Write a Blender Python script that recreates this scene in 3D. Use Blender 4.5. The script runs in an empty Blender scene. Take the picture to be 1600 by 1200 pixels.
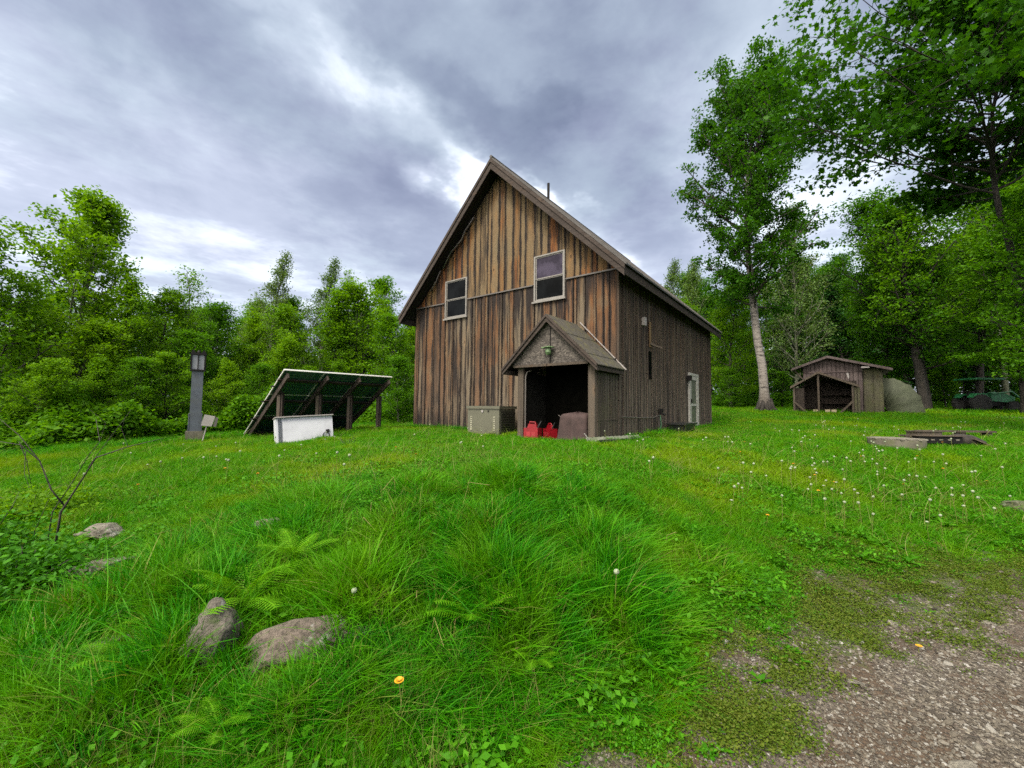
import bpy, math, random
import numpy as np
from mathutils import Vector, Matrix
S = bpy.context.scene
COL = S.collection
R = math.radians
# ------------------------------------------------------------------ camera
F, PITCH, ROLL = 652.8, R(3.344), R(-0.653)
cd = bpy.data.cameras.new('camera'); cam = bpy.data.objects.new('camera', cd); COL.objects.link(cam)
sp, cp, ss, sc_ = math.sin(PITCH), math.cos(PITCH), math.sin(ROLL), math.cos(ROLL)
right = Vector((sc_, ss*sp, -ss*cp)); up = Vector((ss, -sc_*sp, sc_*cp)); back = -Vector((0, cp, sp))
M = Matrix((right, up, back)).transposed().to_4x4(); M.translation = (0, 0, 1.65)
cam.matrix_world = M
cd.sensor_width = 36; cd.lens = 36*F/1600; cd.clip_end = 3000; cd.clip_start = .05
S.camera = cam
# ------------------------------------------------------------------ exposure, quality
S.view_settings.view_transform = 'Standard'; S.view_settings.look = 'None'
S.view_settings.exposure = 1.4; S.view_settings.gamma = 1
cy = S.cycles
cy.max_bounces = 5; cy.diffuse_bounces = 2; cy.glossy_bounces = 2; cy.transmission_bounces = 4; cy.transparent_max_bounces = 4
cy.use_denoising = False; cy.use_adaptive_sampling = True; cy.adaptive_threshold = .015
cy.caustics_reflective = cy.caustics_refractive = False; cy.sample_clamp_indirect = 4
# ------------------------------------------------------------------ sun (veiled by cloud)
SUN_EL, SUN_AZ = R(52), R(215)          # azimuth clockwise from +Y: behind the camera, to its left
sd = bpy.data.lights.new('sun', 'SUN'); sd.energy = 1.5; sd.angle = R(14); sd.color = (1, .93, .82)
sun = bpy.data.objects.new('sun', sd); COL.objects.link(sun)
dv = Vector((math.sin(SUN_AZ)*math.cos(SUN_EL), math.cos(SUN_AZ)*math.cos(SUN_EL), math.sin(SUN_EL)))
sun.rotation_euler = dv.to_track_quat('Z', 'Y').to_euler(); sun.location = (0, 0, 60)

# ------------------------------------------------------------------ node helper
class NT:
    def __init__(s, nt): s.nt = nt; s.N = nt.nodes; s.L = nt.links; s.N.clear()
    def n(s, typ, ins=None, **kw):
        nd = s.N.new(typ)
        for k, v in kw.items(): setattr(nd, k, v)
        for k, v in (ins or {}).items(): s.put(nd.inputs[k], v)
        return nd
    def put(s, sock, v):
        if isinstance(v, bpy.types.Node): v = v.outputs[0]
        if isinstance(v, bpy.types.NodeSocket): s.L.new(v, sock)
        else:
            if isinstance(v, tuple) and sock.type == 'RGBA' and len(v) == 3: v = v+(1,)
            sock.default_value = v
    def m(s, op, a, b=0.0, c=0.0, clamp=False):
        nd = s.N.new('ShaderNodeMath'); nd.operation = op; nd.use_clamp = clamp
        for i, v in enumerate((a, b, c)): s.put(nd.inputs[i], v)
        return nd.outputs[0]
    def v(s, op, a, b=(0, 0, 0)):
        nd = s.N.new('ShaderNodeVectorMath'); nd.operation = op
        s.put(nd.inputs[0], a)
        if op == 'SCALE': s.put(nd.inputs['Scale'], b)
        else: s.put(nd.inputs[1], b)
        return nd.outputs['Value'] if op in ('DOT_PRODUCT', 'LENGTH') else nd.outputs[0]
    def mix(s, f, a, b, blend='MIX'):
        nd = s.N.new('ShaderNodeMix'); nd.data_type = 'RGBA'; nd.blend_type = blend
        s.put(nd.inputs[0], f); s.put(nd.inputs[6], a); s.put(nd.inputs[7], b); return nd.outputs[2]
    def noise(s, vec, scale, det=3, rough=.55, dist=0.0, out=0, dim='3D'):
        nd = s.n('ShaderNodeTexNoise', {'Scale': scale, 'Detail': det, 'Roughness': rough, 'Distortion': dist}, noise_dimensions=dim)
        if vec is not None: s.put(nd.inputs['Vector'], vec)
        return nd.outputs[out]
    def ramp(s, f, stops, interp='LINEAR'):
        nd = s.N.new('ShaderNodeValToRGB'); s.put(nd.inputs[0], f); cr = nd.color_ramp; cr.interpolation = interp
        while len(cr.elements) < len(stops): cr.elements.new(.5)
        for e, (p, c) in zip(cr.elements, stops):
            e.position = p
            e.color = (c, c, c, 1) if isinstance(c, (int, float)) else tuple(c)+(1,)
        return nd.outputs[0]
    def sm(s, x, a, b):
        nd = s.n('ShaderNodeMapRange', {0: x, 1: a, 2: b, 3: 0.0, 4: 1.0}, interpolation_type='SMOOTHSTEP'); return nd.outputs[0]
    def scale(s, vec, v):
        return s.v('MULTIPLY', vec, v)

# ------------------------------------------------------------------ sky
W = bpy.data.worlds.new('World'); S.world = W; W.use_nodes = True
t = NT(W.node_tree)
sky = t.n('ShaderNodeTexSky', sky_type='NISHITA', sun_disc=False, sun_elevation=SUN_EL, sun_rotation=SUN_AZ)
d = t.v('NORMALIZE', t.n('ShaderNodeTexCoord').outputs['Generated'])
sep = t.n('ShaderNodeSeparateXYZ', {0: d}); X, Y, Z = sep.outputs
zz = t.m('MAXIMUM', Z, .07)
px, py = t.m('DIVIDE', X, zz), t.m('DIVIDE', Y, zz)
# cloud deck coordinates: c across the streaks, s along them
c = t.m('SUBTRACT', t.m('MULTIPLY', px, .83), t.m('MULTIPLY', py, .55))
s_ = t.m('ADD', t.m('MULTIPLY', px, .55), t.m('MULTIPLY', py, .83))
P = t.n('ShaderNodeCombineXYZ', {0: c, 1: t.m('MULTIPLY', s_, .85), 2: 3.3})
dq = t.v('ADD', t.scale(d, (1.0, 1.0, 1.7)), (3.3, 1.2, .4))
warp = t.m('SUBTRACT', t.noise(P, 1.7, 5, .55), .5)
warp2 = t.m('SUBTRACT', t.noise(P, 5.5, 5, .6), .5)
cw = t.m('ADD', c, t.m('ADD', t.m('MULTIPLY', warp, .55), t.m('ADD', t.m('MULTIPLY', warp2, .08), t.m('MULTIPLY', t.m('SUBTRACT', t.noise(dq, 5.0, 5, .55), .5), .7))))
# the deck from far left (c=-4) to right (c=1)
f = t.m('DIVIDE', t.m('ADD', cw, 4.0), 5.0)
band = t.ramp(f, [(0, .50), (.18, .66), (.30, .45), (.36, .34), (.43, .46), (.475, .44), (.52, .27), (.555, .36), (.585, .70), (.608, .66), (.632, .30), (.70, .34), (.75, .56), (.80, .50), (1, .58)], 'B_SPLINE')
puff = t.noise(t.v('ADD', P, (3.1, 7.7, 0)), 1.1, 7, .6)
puff2 = t.noise(dq, 4.2, 7, .55, .35)
puff3 = t.noise(t.v('ADD', dq, (5, 5, 5)), 1.9, 5, .5, .3)
br = t.m('ADD', t.m('MULTIPLY', band, .74), t.m('MULTIPLY', t.sm(puff, .34, .68), .30))
br = t.m('ADD', br, t.m('ADD', t.m('MULTIPLY', t.m('SUBTRACT', puff2, .5), .75), t.m('MULTIPLY', t.m('SUBTRACT', puff3, .5), .55)))
# brighter, thinner cloud low over the horizon
low = t.m('MULTIPLY', t.sm(Z, .66, .30), .24)
gd = t.m('ADD', t.m('POWER', t.m('MULTIPLY', t.m('ADD', cw, 1.10), 4.2), 2.0), t.m('POWER', t.m('MULTIPLY', t.m('SUBTRACT', s_, 1.62), 2.0), 2.0))
br = t.m('ADD', br, t.m('MULTIPLY', t.sm(gd, 1.3, 0.0), .42))      # the break in the cloud left of the roof peak
gd = t.m('ADD', t.m('POWER', t.m('MULTIPLY', t.m('ADD', cw, .83), 4.5), 2.0), t.m('POWER', t.m('MULTIPLY', t.m('SUBTRACT', s_, 1.12), 2.0), 2.0))
br = t.m('SUBTRACT', br, t.m('MULTIPLY', t.sm(gd, 1.3, 0.0), .20))
br = t.m('SUBTRACT', br, t.m('MULTIPLY', t.m('MULTIPLY', t.sm(c, -1.2, -1.7), t.sm(Z, .45, .66)), .26))
br = t.m('ADD', br, low, clamp=True)
col = t.ramp(br, [(.08, (.130, .155, .225)), (.32, (.205, .24, .32)), (.54, (.295, .345, .425)), (.78, (.44, .50, .58)), (1.0, (.80, .86, .93))])
col = t.mix(t.sm(puff, .62, .42), col, t.mix(1, col, (1.04, .985, 1.03), 'MULTIPLY'))
# an overcast sky is brighter overhead, and the thin cloud round the veiled sun is brightest
over = t.m('MULTIPLY', t.sm(Z, .70, .96), 2.2)
sdot = t.v('DOT_PRODUCT', d, tuple(dv))
glow = t.m('MULTIPLY', t.sm(sdot, .42, 1.0), 6.0)
mul = t.m('ADD', 1.0, t.m('ADD', over, glow))
thin = t.m('ADD', t.m('MULTIPLY', over, .35), t.m('MULTIPLY', glow, .3), clamp=True)
bw = t.n('ShaderNodeRGBToBW', {0: col}).outputs[0]
col = t.mix(thin, col, t.v('SCALE', (1.10, 1.0, .86), bw))
cloud = t.v('SCALE', col, t.m('MULTIPLY', mul, 5.8))
below = t.mix(t.sm(Z, -.02, .03), (.5, .8, .4), cloud)
fin = t.mix(.9, sky.outputs[0], below)
bg = t.n('ShaderNodeBackground', {'Color': fin, 'Strength': .1})
t.n('ShaderNodeOutputWorld', {0: bg})
W.cycles.sampling_method = 'MANUAL'; W.cycles.sample_map_resolution = 1024

# ------------------------------------------------------------------ materials
def mat(name):
    m = bpy.data.materials.new(name); m.use_nodes = True; return m, NT(m.node_tree)
def fin_mat(t, col, rough=.8, bump=None, bstr=.3, bdist=.02, metal=0.0, spec=.5, coat=0.0):
    p = t.n('ShaderNodeBsdfPrincipled', {'Base Color': col, 'Roughness': rough, 'Metallic': metal, 'Specular IOR Level': spec, 'Coat Weight': coat})
    if bump is not None:
        b = t.n('ShaderNodeBump', {'Strength': bstr, 'Distance': bdist, 'Height': bump}); t.L.new(b.outputs[0], p.inputs['Normal'])
    t.n('ShaderNodeOutputMaterial', {0: p}); return p
def attr(t, name): return t.n('ShaderNodeAttribute', attribute_name=name).outputs['Fac']

def wood(name, pal, dark=.5, axis=2, edge=1.0, bump=.5, bleach=0.0, under=None, foot=0.0, grey=(.085, .075, .066), greyf=.2, rough=.85, moss=0.0):
    m, t = mat(name)
    obj = t.n('ShaderNodeTexCoord').outputs['Object']
    rnd = attr(t, 'rnd')
    off = t.v('SCALE', (13.1, 7.7, 29.3), rnd)
    p = t.v('ADD', obj, off)
    def st(a, b):
        v = [a, a, a]; v[axis] = b; return t.scale(p, tuple(v))
    fine = t.noise(st(60, 1.6), 1, 5, .65)
    mid = t.noise(st(16, .7), 1, 4, .6, .6)
    broad = t.noise(st(3.2, .45), 1, 4, .6)
    # knots: dark cores, the grain bending round them
    kv = t.n('ShaderNodeTexVoronoi', {'Vector': st(4.2, 1.7), 'Scale': 1.0, 'Randomness': 1.0}, feature='F1')
    kd = t.m('ADD', kv.outputs['Distance'], t.m('MULTIPLY', t.m('SUBTRACT', mid, .5), .10))
    knot = t.sm(kd, .12, .05); halo = t.sm(kd, .34, .10)
    ring = t.m('ABSOLUTE', t.m('SINE', t.m('MULTIPLY', kd, 55)))
    key = t.m('ADD', t.m('MULTIPLY', rnd, .30), t.m('ADD', t.m('MULTIPLY', broad, .46), t.m('MULTIPLY', mid, .30)))
    key = t.m('ADD', key, t.m('MULTIPLY', t.m('SUBTRACT', t.noise(obj, .7, 3, .55), .5), .75))
    ox = t.n('ShaderNodeSeparateXYZ', {0: obj})
    if bleach:      # the exposed middle of the gable is bleached, the boards under the eaves stay orange
        key = t.m('ADD', key, t.m('MULTIPLY', t.sm(t.m('ABSOLUTE', t.m('ADD', ox.outputs[0], 3.5)), 1.8, .5), bleach))
    base = t.ramp(key, pal)
    col = t.mix(t.m('MULTIPLY', t.sm(fine, .35, .75), .55), base, t.mix(.5, base, grey))
    col = t.mix(t.m('MULTIPLY', t.sm(mid, .5, .75), greyf*2, clamp=True), col, grey)
    col = t.mix(t.m('MULTIPLY', halo, t.m('MULTIPLY', ring, .55)), col, t.mix(1, col, (1.7, 1.35, 1.0), 'MULTIPLY'))
    if foot: col = t.mix(t.m('MULTIPLY', t.sm(t.m('ADD', ox.outputs[2], t.m('MULTIPLY', t.m('SUBTRACT', broad, .5), 2.6)), 3.0, .2), foot), col, t.mix(fine, (.16, .135, .108), (.075, .06, .047)))
    # tar-dark weather stains running down the board and along its edges
    uv = t.n('ShaderNodeUVMap', uv_map='UVMap').outputs[0]
    u = t.n('ShaderNodeSeparateXYZ', {0: uv}).outputs[0]
    e = t.m('MULTIPLY', t.m('ABSOLUTE', t.m('SUBTRACT', u, .5)), 2.0)
    en = t.m('ADD', e, t.m('MULTIPLY', t.m('SUBTRACT', t.noise(st(5, 1.3), 1, 5, .65), .5), 1.5))
    ed = t.m('MULTIPLY', t.sm(en, .52, .92), edge)
    sn = t.noise(t.v('ADD', st(6, .35), (5, 5, 5)), 1, 5, .65)
    if under is not None: sn = t.m('ADD', sn, t.m('MULTIPLY', t.m('MAXIMUM', t.sm(ox.outputs[2], under-1.1, under), t.sm(ox.outputs[2], .9, .1)), .09))
    stn = t.m('MULTIPLY', t.sm(sn, .47, .64), dark)
    col = t.mix(t.m('MAXIMUM', t.m('MAXIMUM', ed, stn), t.m('MULTIPLY', knot, .85)), col, (.014, .010, .009))
    if moss:
        mo = t.sm(t.noise(obj, 2.3, 6, .65), .48, .62)
        col = t.mix(t.m('MULTIPLY', mo, moss), col, (.09, .10, .035))
    h = t.m('SUBTRACT', t.m('ADD', fine, t.m('MULTIPLY', mid, .8)), t.m('MULTIPLY', ed, .7))
    fin_mat(t, col, rough, h, bump, .012, spec=.3)
    return m
def simple(name, col, rough=.6, var=.25, scale=6, metal=0.0, dirt=None, dirtf=0.0, bump=0.0, spec=.5, obj=True, coat=0.0):
    m, t = mat(name)
    o = t.n('ShaderNodeTexCoord').outputs['Object']
    n1 = t.noise(o, scale, 5, .6)
    c2 = tuple(x*(1-var) for x in col)
    cc = t.mix(t.sm(n1, .3, .7), col, c2)
    if dirt: cc = t.mix(t.m('MULTIPLY', t.sm(t.noise(o, scale*.6, 7, .7), .46, .66), dirtf), cc, dirt)
    fin_mat(t, cc, rough, n1 if bump else None, bump, .01, metal, spec, coat)
    return m
def leafmat(name, cols, trans=.35, rough=.5, patch=None, ps=.3):
    m, t = mat(name)
    rnd = attr(t, 'rnd'); oi = t.n('ShaderNodeObjectInfo').outputs['Random']
    f = t.m('ADD', t.m('MULTIPLY', rnd, .6), t.m('MULTIPLY', oi, .4))
    n = len(cols); c = t.ramp(f, [(i/(n-1), k) for i, k in enumerate(cols)])
    if patch:
        pos = t.n('ShaderNodeNewGeometry').outputs['Position']
        c = t.mix(t.sm(t.noise(pos, ps, 4, .6), .48, .66), c, patch)
        c = t.mix(t.m('MULTIPLY', t.sm(t.noise(t.v('ADD', pos, (7, 3, 0)), 3.2, 3, .6), .46, .62), .38), c, (.13, .25, .003))
        c = t.mix(t.m('MULTIPLY', t.sm(oi, .93, .95), .7), c, (.20, .19, .05))
    p = t.n('ShaderNodeBsdfPrincipled', {'Base Color': c, 'Roughness': rough, 'Specular IOR Level': .12})
    tc = t.mix(1, c, (1.15, 1.1, .35), 'MULTIPLY')
    tr = t.n('ShaderNodeBsdfTranslucent', {'Color': tc})
    mx = t.n('ShaderNodeMixShader', {0: trans, 1: p.outputs[0], 2: tr.outputs[0]})
    t.n('ShaderNodeOutputMaterial', {0: mx}); return m
MT = {}
MT['gable'] = wood('weathered_gable_boards', [(.15, (.024, .012, .007)), (.32, (.085, .032, .010)), (.44, (.18, .060, .012)), (.54, (.145, .078, .028)), (.68, (.15, .100, .050)), (.9, (.125, .100, .058))], .85, bleach=.09, greyf=.12, grey=(.10, .082, .055))
MT['gable_low'] = wood('darker_lower_boards', [(.15, (.018, .010, .007)), (.33, (.060, .030, .014)), (.43, (.12, .052, .018)), (.51, (.115, .072, .038)), (.64, (.135, .103, .066)), (.92, (.115, .098, .074))], 1.0, foot=.35, edge=1.0, under=4.0, greyf=.20, grey=(.10, .083, .064))
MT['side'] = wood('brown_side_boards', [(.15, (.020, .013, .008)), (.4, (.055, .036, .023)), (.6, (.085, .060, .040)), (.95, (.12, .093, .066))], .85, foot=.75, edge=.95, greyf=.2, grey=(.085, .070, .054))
MT['porch'] = wood('grey_porch_boards', [(.1, (.04, .028, .02)), (.5, (.065, .052, .037)), (1, (.10, .082, .058))], .5, edge=.6, greyf=.35, moss=.15)
MT['beam'] = wood('dark_brown_roof_timber', [(.1, (.022, .015, .012)), (.5, (.038, .028, .023)), (1, (.062, .047, .040))], .35, 0, edge=.2, greyf=.2, grey=(.06, .052, .046))
MT['beamz'] = wood('grey_post_timber', [(.1, (.04, .03, .022)), (.5, (.075, .058, .043)), (1, (.12, .097, .074))], .35, 2, edge=.3, greyf=.3)
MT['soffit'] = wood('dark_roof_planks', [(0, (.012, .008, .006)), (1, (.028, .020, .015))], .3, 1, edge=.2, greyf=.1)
MT['shed'] = wood('purple_grey_shed_boards', [(.1, (.05, .036, .034)), (.5, (.085, .064, .062)), (1, (.12, .095, .09))], .35, edge=.6, greyf=.4, grey=(.11, .092, .092))
MT['plywood'] = wood('greenish_old_plywood', [(0, (.055, .055, .032)), (1, (.09, .085, .052))], .3, edge=.4, greyf=.2, moss=.3)
MT['shingle'] = simple('mossy_old_roofing', (.058, .053, .042), .95, .45, 9, dirt=(.075, .070, .018), dirtf=.75, bump=.6)
MT['metalroof'] = simple('dull_metal_roofing', (.09, .085, .08), .5, .4, 3, metal=.5)
MT['black'] = simple('interior_shade_black', (.008, .008, .008), .9, .3)
MT['blackplastic'] = simple('black_plastic', (.014, .015, .016), .45, .4)
MT['blackiron'] = simple('black_painted_iron', (.010, .009, .009), .6, .5, 20, spec=.2)
MT['white'] = simple('white_window_paint', (.21, .20, .185), .5, .25, 10, dirt=(.16, .14, .11), dirtf=.45)
MT['conduit'] = simple('grey_conduit', (.10, .088, .08), .5, .3)
MT['osb'] = None
def osb():
    m, t = mat('weathered_flakeboard'); o = t.n('ShaderNodeTexCoord').outputs['Object']
    w = t.noise(o, 6, 2, .5, out=1)
    v = t.n('ShaderNodeTexVoronoi', {'Vector': t.v('ADD', t.scale(o, (1, 1, 1.6)), t.v('SCALE', w, .12)), 'Scale': 24.0}, feature='F1')
    g = t.n('ShaderNodeSeparateColor', {0: v.outputs['Color']}).outputs[0]
    c = t.ramp(g, [(0, (.030, .025, .022)), (.5, (.062, .053, .046)), (1, (.12, .105, .09))])
    c = t.mix(t.m('MULTIPLY', t.sm(t.noise(o, 3, 5, .7), .5, .7), .6), c, (.05, .043, .038))
    fin_mat(t, c, .9, g, .5, .01); return m
MT['osb'] = osb()
def glass(name, col, rough=.04):
    m, t = mat(name); o = t.n('ShaderNodeTexCoord').outputs['Object']
    n1 = t.noise(o, 2.2, 4, .6)
    fin_mat(t, t.mix(t.sm(n1, .4, .6), col, tuple(x*.5 for x in col)), rough, t.noise(o, 1.3, 1), .08, .03, spec=.035); return m
MT['glass'] = glass('dark_window_glass', (.006, .007, .008))
MT['skyglass'] = glass('pane_with_painted_sky_reflection', (.060, .052, .078), .12)  # paler pane colour stands in for reflected sky
MT['generator'] = simple('olive_grey_steel_cabinet', (.10, .098, .070), .5, .12, 3)
MT['generator2'] = simple('olive_grey_side_louvre', (.035, .035, .026), .5, .2, 3)
MT['letter'] = simple('pale_lettering', (.30, .29, .22), .6, .1)
MT['concrete'] = simple('old_concrete', (.13, .12, .09), .9, .35, 8, dirt=(.09, .10, .04), dirtf=.6, bump=.4)
MT['bluegrey'] = simple('blue_grey_painted_post', (.075, .090, .115), .6, .35, 5, dirt=(.06, .065, .06), dirtf=.5)
MT['lampglass'] = simple('milky_lantern_glass', (.24, .25, .27), .25, .3, 4)
MT['signwhite'] = simple('grey_white_steel', (.28, .26, .25), .5, .15)
MT['cabinet'] = simple('white_painted_steel', (.54, .55, .60), .42, .10, 2.5, dirt=(.30, .30, .32), dirtf=.35)
MT['red'] = simple('red_fuel_can_plastic', (.22, .004, .010), .4, .3, 9)
MT['tarp'] = simple('brown_canvas', (.050, .029, .027), .85, .4, 5, bump=.3)
MT['greentarp'] = simple('grey_green_tarpaulin', (.062, .074, .040), .75, .35, 3, dirt=(.03, .038, .018), dirtf=.5, bump=.3)
MT['box'] = simple('pale_cardboard', (.36, .30, .20), .9, .25)
MT['tractorgreen'] = simple('green_machine_paint', (.02, .14, .05), .4, .25)
MT['tyre'] = simple('tyre_rubber', (.015, .015, .015), .9, .4)
MT['hose'] = simple('green_hose_rubber', (.02, .10, .04), .5, .3)
MT['trough'] = simple('pale_corrugated_pipe', (.22, .23, .18), .7, .35, 5, dirt=(.10, .13, .05), dirtf=.6)
MT['lampgreen'] = simple('pale_green_lamp_metal', (.10, .17, .07), .5, .5, 8)
MT['alu'] = simple('bare_aluminium_edge', (.62, .62, .60), .4, .1, metal=.3)
def solar():
    m, t = mat('solar_panel_back'); uv = t.n('ShaderNodeUVMap', uv_map='UVMap').outputs[0]
    b = t.n('ShaderNodeTexBrick', {'Vector': uv, 'Color1': (.020, .075, .060, 1), 'Color2': (.026, .090, .065, 1), 'Mortar': (.07, .15, .11, 1), 'Scale': 1.0, 'Mortar Size': .010, 'Brick Width': .16, 'Row Height': .16})
    b.offset = 0
    fin_mat(t, b.outputs[0], .22, spec=.6); return m
MT['solar'] = solar()
def bark(name, a, b, scl=(14, 14, 3), lichen=None, marks=False):
    m, t = mat(name); o = t.n('ShaderNodeTexCoord').outputs['Object']
    n1 = t.noise(t.scale(o, scl), 1, 5, .65); c = t.mix(t.sm(n1, .35, .65), a, b)
    if marks:
        n2 = t.noise(t.scale(o, (2.2, 2.2, 11)), 1, 5, .7); c = t.mix(t.sm(n2, .54, .62), c, (.035, .03, .028))
        zc = t.n('ShaderNodeSeparateXYZ', {0: o}).outputs[2]
        c = t.mix(t.sm(t.m('ADD', zc, t.m('MULTIPLY', n2, 4)), 4.0, 1.6), c, (.07, .055, .045))
    if lichen: c = t.mix(t.m('MULTIPLY', t.sm(t.noise(o, 3, 4), .5, .65), .6), c, lichen)
    fin_mat(t, c, .95, n1, .8, .03); return m
MT['birchbark'] = bark('white_birch_bark', (.27, .245, .22), (.17, .15, .135), (3, 3, 9), None, True)
MT['bark'] = bark('grey_brown_bark', (.07, .06, .05), (.025, .02, .017))
MT['darkbark'] = bark('dark_bark', (.035, .03, .025), (.014, .012, .01))
MT['palebark'] = bark('pale_grey_green_bark', (.15, .16, .11), (.07, .075, .05), (8, 8, 4))
MT['twig'] = bark('dead_twig_bark', (.05, .04, .035), (.02, .017, .015), (20, 20, 6))
MT['leaf_y'] = leafmat('yellow_green_leaves', [(.055, .155, .004), (.11, .25, .005), (.18, .34, .008)], .52)
MT['leaf_m'] = leafmat('mid_green_leaves', [(.036, .125, .004), (.072, .205, .005), (.13, .28, .007)], .52)
MT['leaf_d'] = leafmat('deep_green_leaves', [(.018, .085, .004), (.045, .15, .005), (.09, .22, .007)], .5)
MT['needle'] = leafmat('dark_conifer_needles', [(.008, .045, .006), (.016, .070, .007), (.030, .10, .008)], .15, .6)
MT['leaf_pale'] = leafmat('pale_spring_leaves', [(.07, .15, .03), (.11, .19, .05), (.15, .22, .08)], .35)
MT['grass'] = leafmat('fresh_grass', [(.020, .13, .001), (.050, .22, .0015), (.12, .32, .003)], .42, .5, (.15, .27, .002), .45)
MT['tall'] = leafmat('tall_meadow_grass', [(.006, .085, .001), (.020, .17, .0015), (.09, .34, .003)], .34, .5, (.075, .26, .002), .9)
MT['fern'] = leafmat('bright_fern', [(.05, .20, .003), (.10, .29, .005), (.15, .36, .01)], .4)
MT['weed'] = leafmat('broad_weed_leaves', [(.018, .10, .002), (.045, .18, .003), (.08, .25, .006)], .3)
MT['mossleaf'] = leafmat('yellowish_moss', [(.035, .080, .006), (.070, .115, .008), (.11, .125, .02)], .2)
MT['straw'] = simple('dry_straw_stem', (.26, .22, .07), .8, .3)
MT['stem'] = simple('green_flower_stalk', (.15, .17, .03), .7, .4)
MT['puff'] = simple('dandelion_fluff', (.27, .32, .21), .95, .1)
MT['yellow'] = simple('yellow_petals', (.62, .30, .005), .7, .2)
def rockmat(name, a, b, moss=.5):
    m, t = mat(name); o = t.n('ShaderNodeTexCoord').outputs['Object']
    n1 = t.noise(o, 7, 8, .7); n2 = t.noise(o, 55, 6, .75)
    c = t.mix(t.sm(n1, .38, .62), a, b); c = t.mix(t.m('MULTIPLY', t.sm(n2, .45, .65), .6), c, tuple(x*.35 for x in b))
    c = t.mix(t.m('MULTIPLY', t.sm(t.noise(o, 9, 3), .60, .66), .6), c, (.26, .27, .24))
    c = t.mix(t.m('MULTIPLY', t.sm(t.noise(t.v('ADD', o, (4, 4, 4)), 4.5, 6, .65), .52, .62), moss), c, (.05, .085, .015))
    fin_mat(t, c, .95, t.m('ADD', n1, t.m('MULTIPLY', n2, .4)), .9, .03); return m
MT['rock'] = rockmat('lichened_granite', (.15, .132, .11), (.075, .068, .055), .6)
MT['rockpale'] = rockmat('pale_flat_stone', (.20, .185, .15), (.12, .108, .085), .4)
MT['rockpink'] = rockmat('pinkish_stone', (.15, .122, .10), (.085, .07, .056), .7)
def pebmat():
    m, t = mat('mixed_grey_pebbles'); oi = t.n('ShaderNodeObjectInfo').outputs['Random']
    o = t.n('ShaderNodeTexCoord').outputs['Object']
    c = t.ramp(oi, [(0, (.035, .028, .020)), (.35, (.080, .069, .052)), (.7, (.135, .118, .090)), (.95, (.20, .19, .165)), (1, (.30, .29, .265))])
    fin_mat(t, c, .85, t.noise(o, 3, 4), .4, .3); return m
MT['pebble'] = pebmat()
def groundmat():
    m, t = mat('mossy_lawn_soil'); p = t.n('ShaderNodeNewGeometry').outputs['Position']
    n1 = t.noise(p, .9, 6, .6); n2 = t.noise(p, 14, 6, .7)
    c = t.mix(t.sm(n1, .38, .62), (.009, .028, .004), (.016, .042, .005))
    c = t.mix(t.m('MULTIPLY', t.sm(n2, .45, .65), .7), c, (.022, .018, .010))
    # bare trodden earth by the far right drive and in front of the wood
    sx = t.n('ShaderNodeSeparateXYZ', {0: p})
    def patch(x, y, rx, ry):
        a = t.m('DIVIDE', t.m('SUBTRACT', sx.outputs[0], x), rx); b = t.m('DIVIDE', t.m('SUBTRACT', sx.outputs[1], y), ry)
        dd = t.m('SQRT', t.m('ADD', t.m('MULTIPLY', a, a), t.m('MULTIPLY', b, b)))
        return t.sm(t.m('ADD', dd, t.m('MULTIPLY', t.m('SUBTRACT', t.noise(p, 1.3, 5, .65), .5), 1.1)), 1.05, .75)
    e = t.m('MAXIMUM', patch(26.5, 20.2, 6.0, 2.3), patch(24.2, 26.5, 1.1, .9))
    earth = t.mix(t.sm(n2, .35, .65), (.19, .155, .105), (.11, .095, .06))
    c = t.mix(e, c, earth)
    fin_mat(t, c, .95, t.m('ADD', n2, n1), .8, .05); return m
def gravelmat():
    m, t = mat('gravel_and_dirt'); p = t.n('ShaderNodeNewGeometry').outputs['Position']
    w = t.noise(p, 9, 3, .5, out=1)
    pw = t.v('ADD', p, t.v('SCALE', w, .03))
    v = t.n('ShaderNodeTexVoronoi', {'Vector': pw, 'Scale': 46.0}, feature='F1')
    v2 = t.n('ShaderNodeTexVoronoi', {'Vector': pw, 'Scale': 95.0}, feature='F1')
    g = t.n('ShaderNodeSeparateColor', {0: v.outputs['Color']}); g2 = t.n('ShaderNodeSeparateColor', {0: v2.outputs['Color']})
    st = t.ramp(g.outputs[0], [(0, (.04, .034, .025)), (.45, (.09, .076, .056)), (.8, (.15, .13, .10)), (1, (.25, .23, .185))])
    st2 = t.ramp(g2.outputs[0], [(0, (.03, .024, .018)), (.6, (.08, .064, .050)), (1, (.16, .14, .115))])
    c = t.mix(t.sm(g.outputs[1], .45, .55), st2, st)
    dirt = t.mix(t.noise(p, 30, 5, .7), (.085, .055, .032), (.045, .032, .020))
    c = t.mix(t.sm(t.noise(p, 2.6, 6, .65), .44, .60), c, dirt)
    c = t.mix(t.m('MULTIPLY', t.sm(t.m('SUBTRACT', t.noise(t.v('ADD', p, (9, 2, 0)), 2.1, 7, .7), t.m('MULTIPLY', attr(t, 'inside'), .20)), .42, .54), .85), c, t.mix(t.noise(p, 40, 4), (.025, .055, .005), (.060, .085, .010)))
    h = t.m('SUBTRACT', 1.0, v.outputs['Distance'])
    fin_mat(t, c, .9, t.m('ADD', h, t.m('MULTIPLY', v2.outputs['Distance'], -.5)), .9, .02); return m
MT['ground'] = groundmat(); MT['gravel'] = gravelmat()

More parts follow.
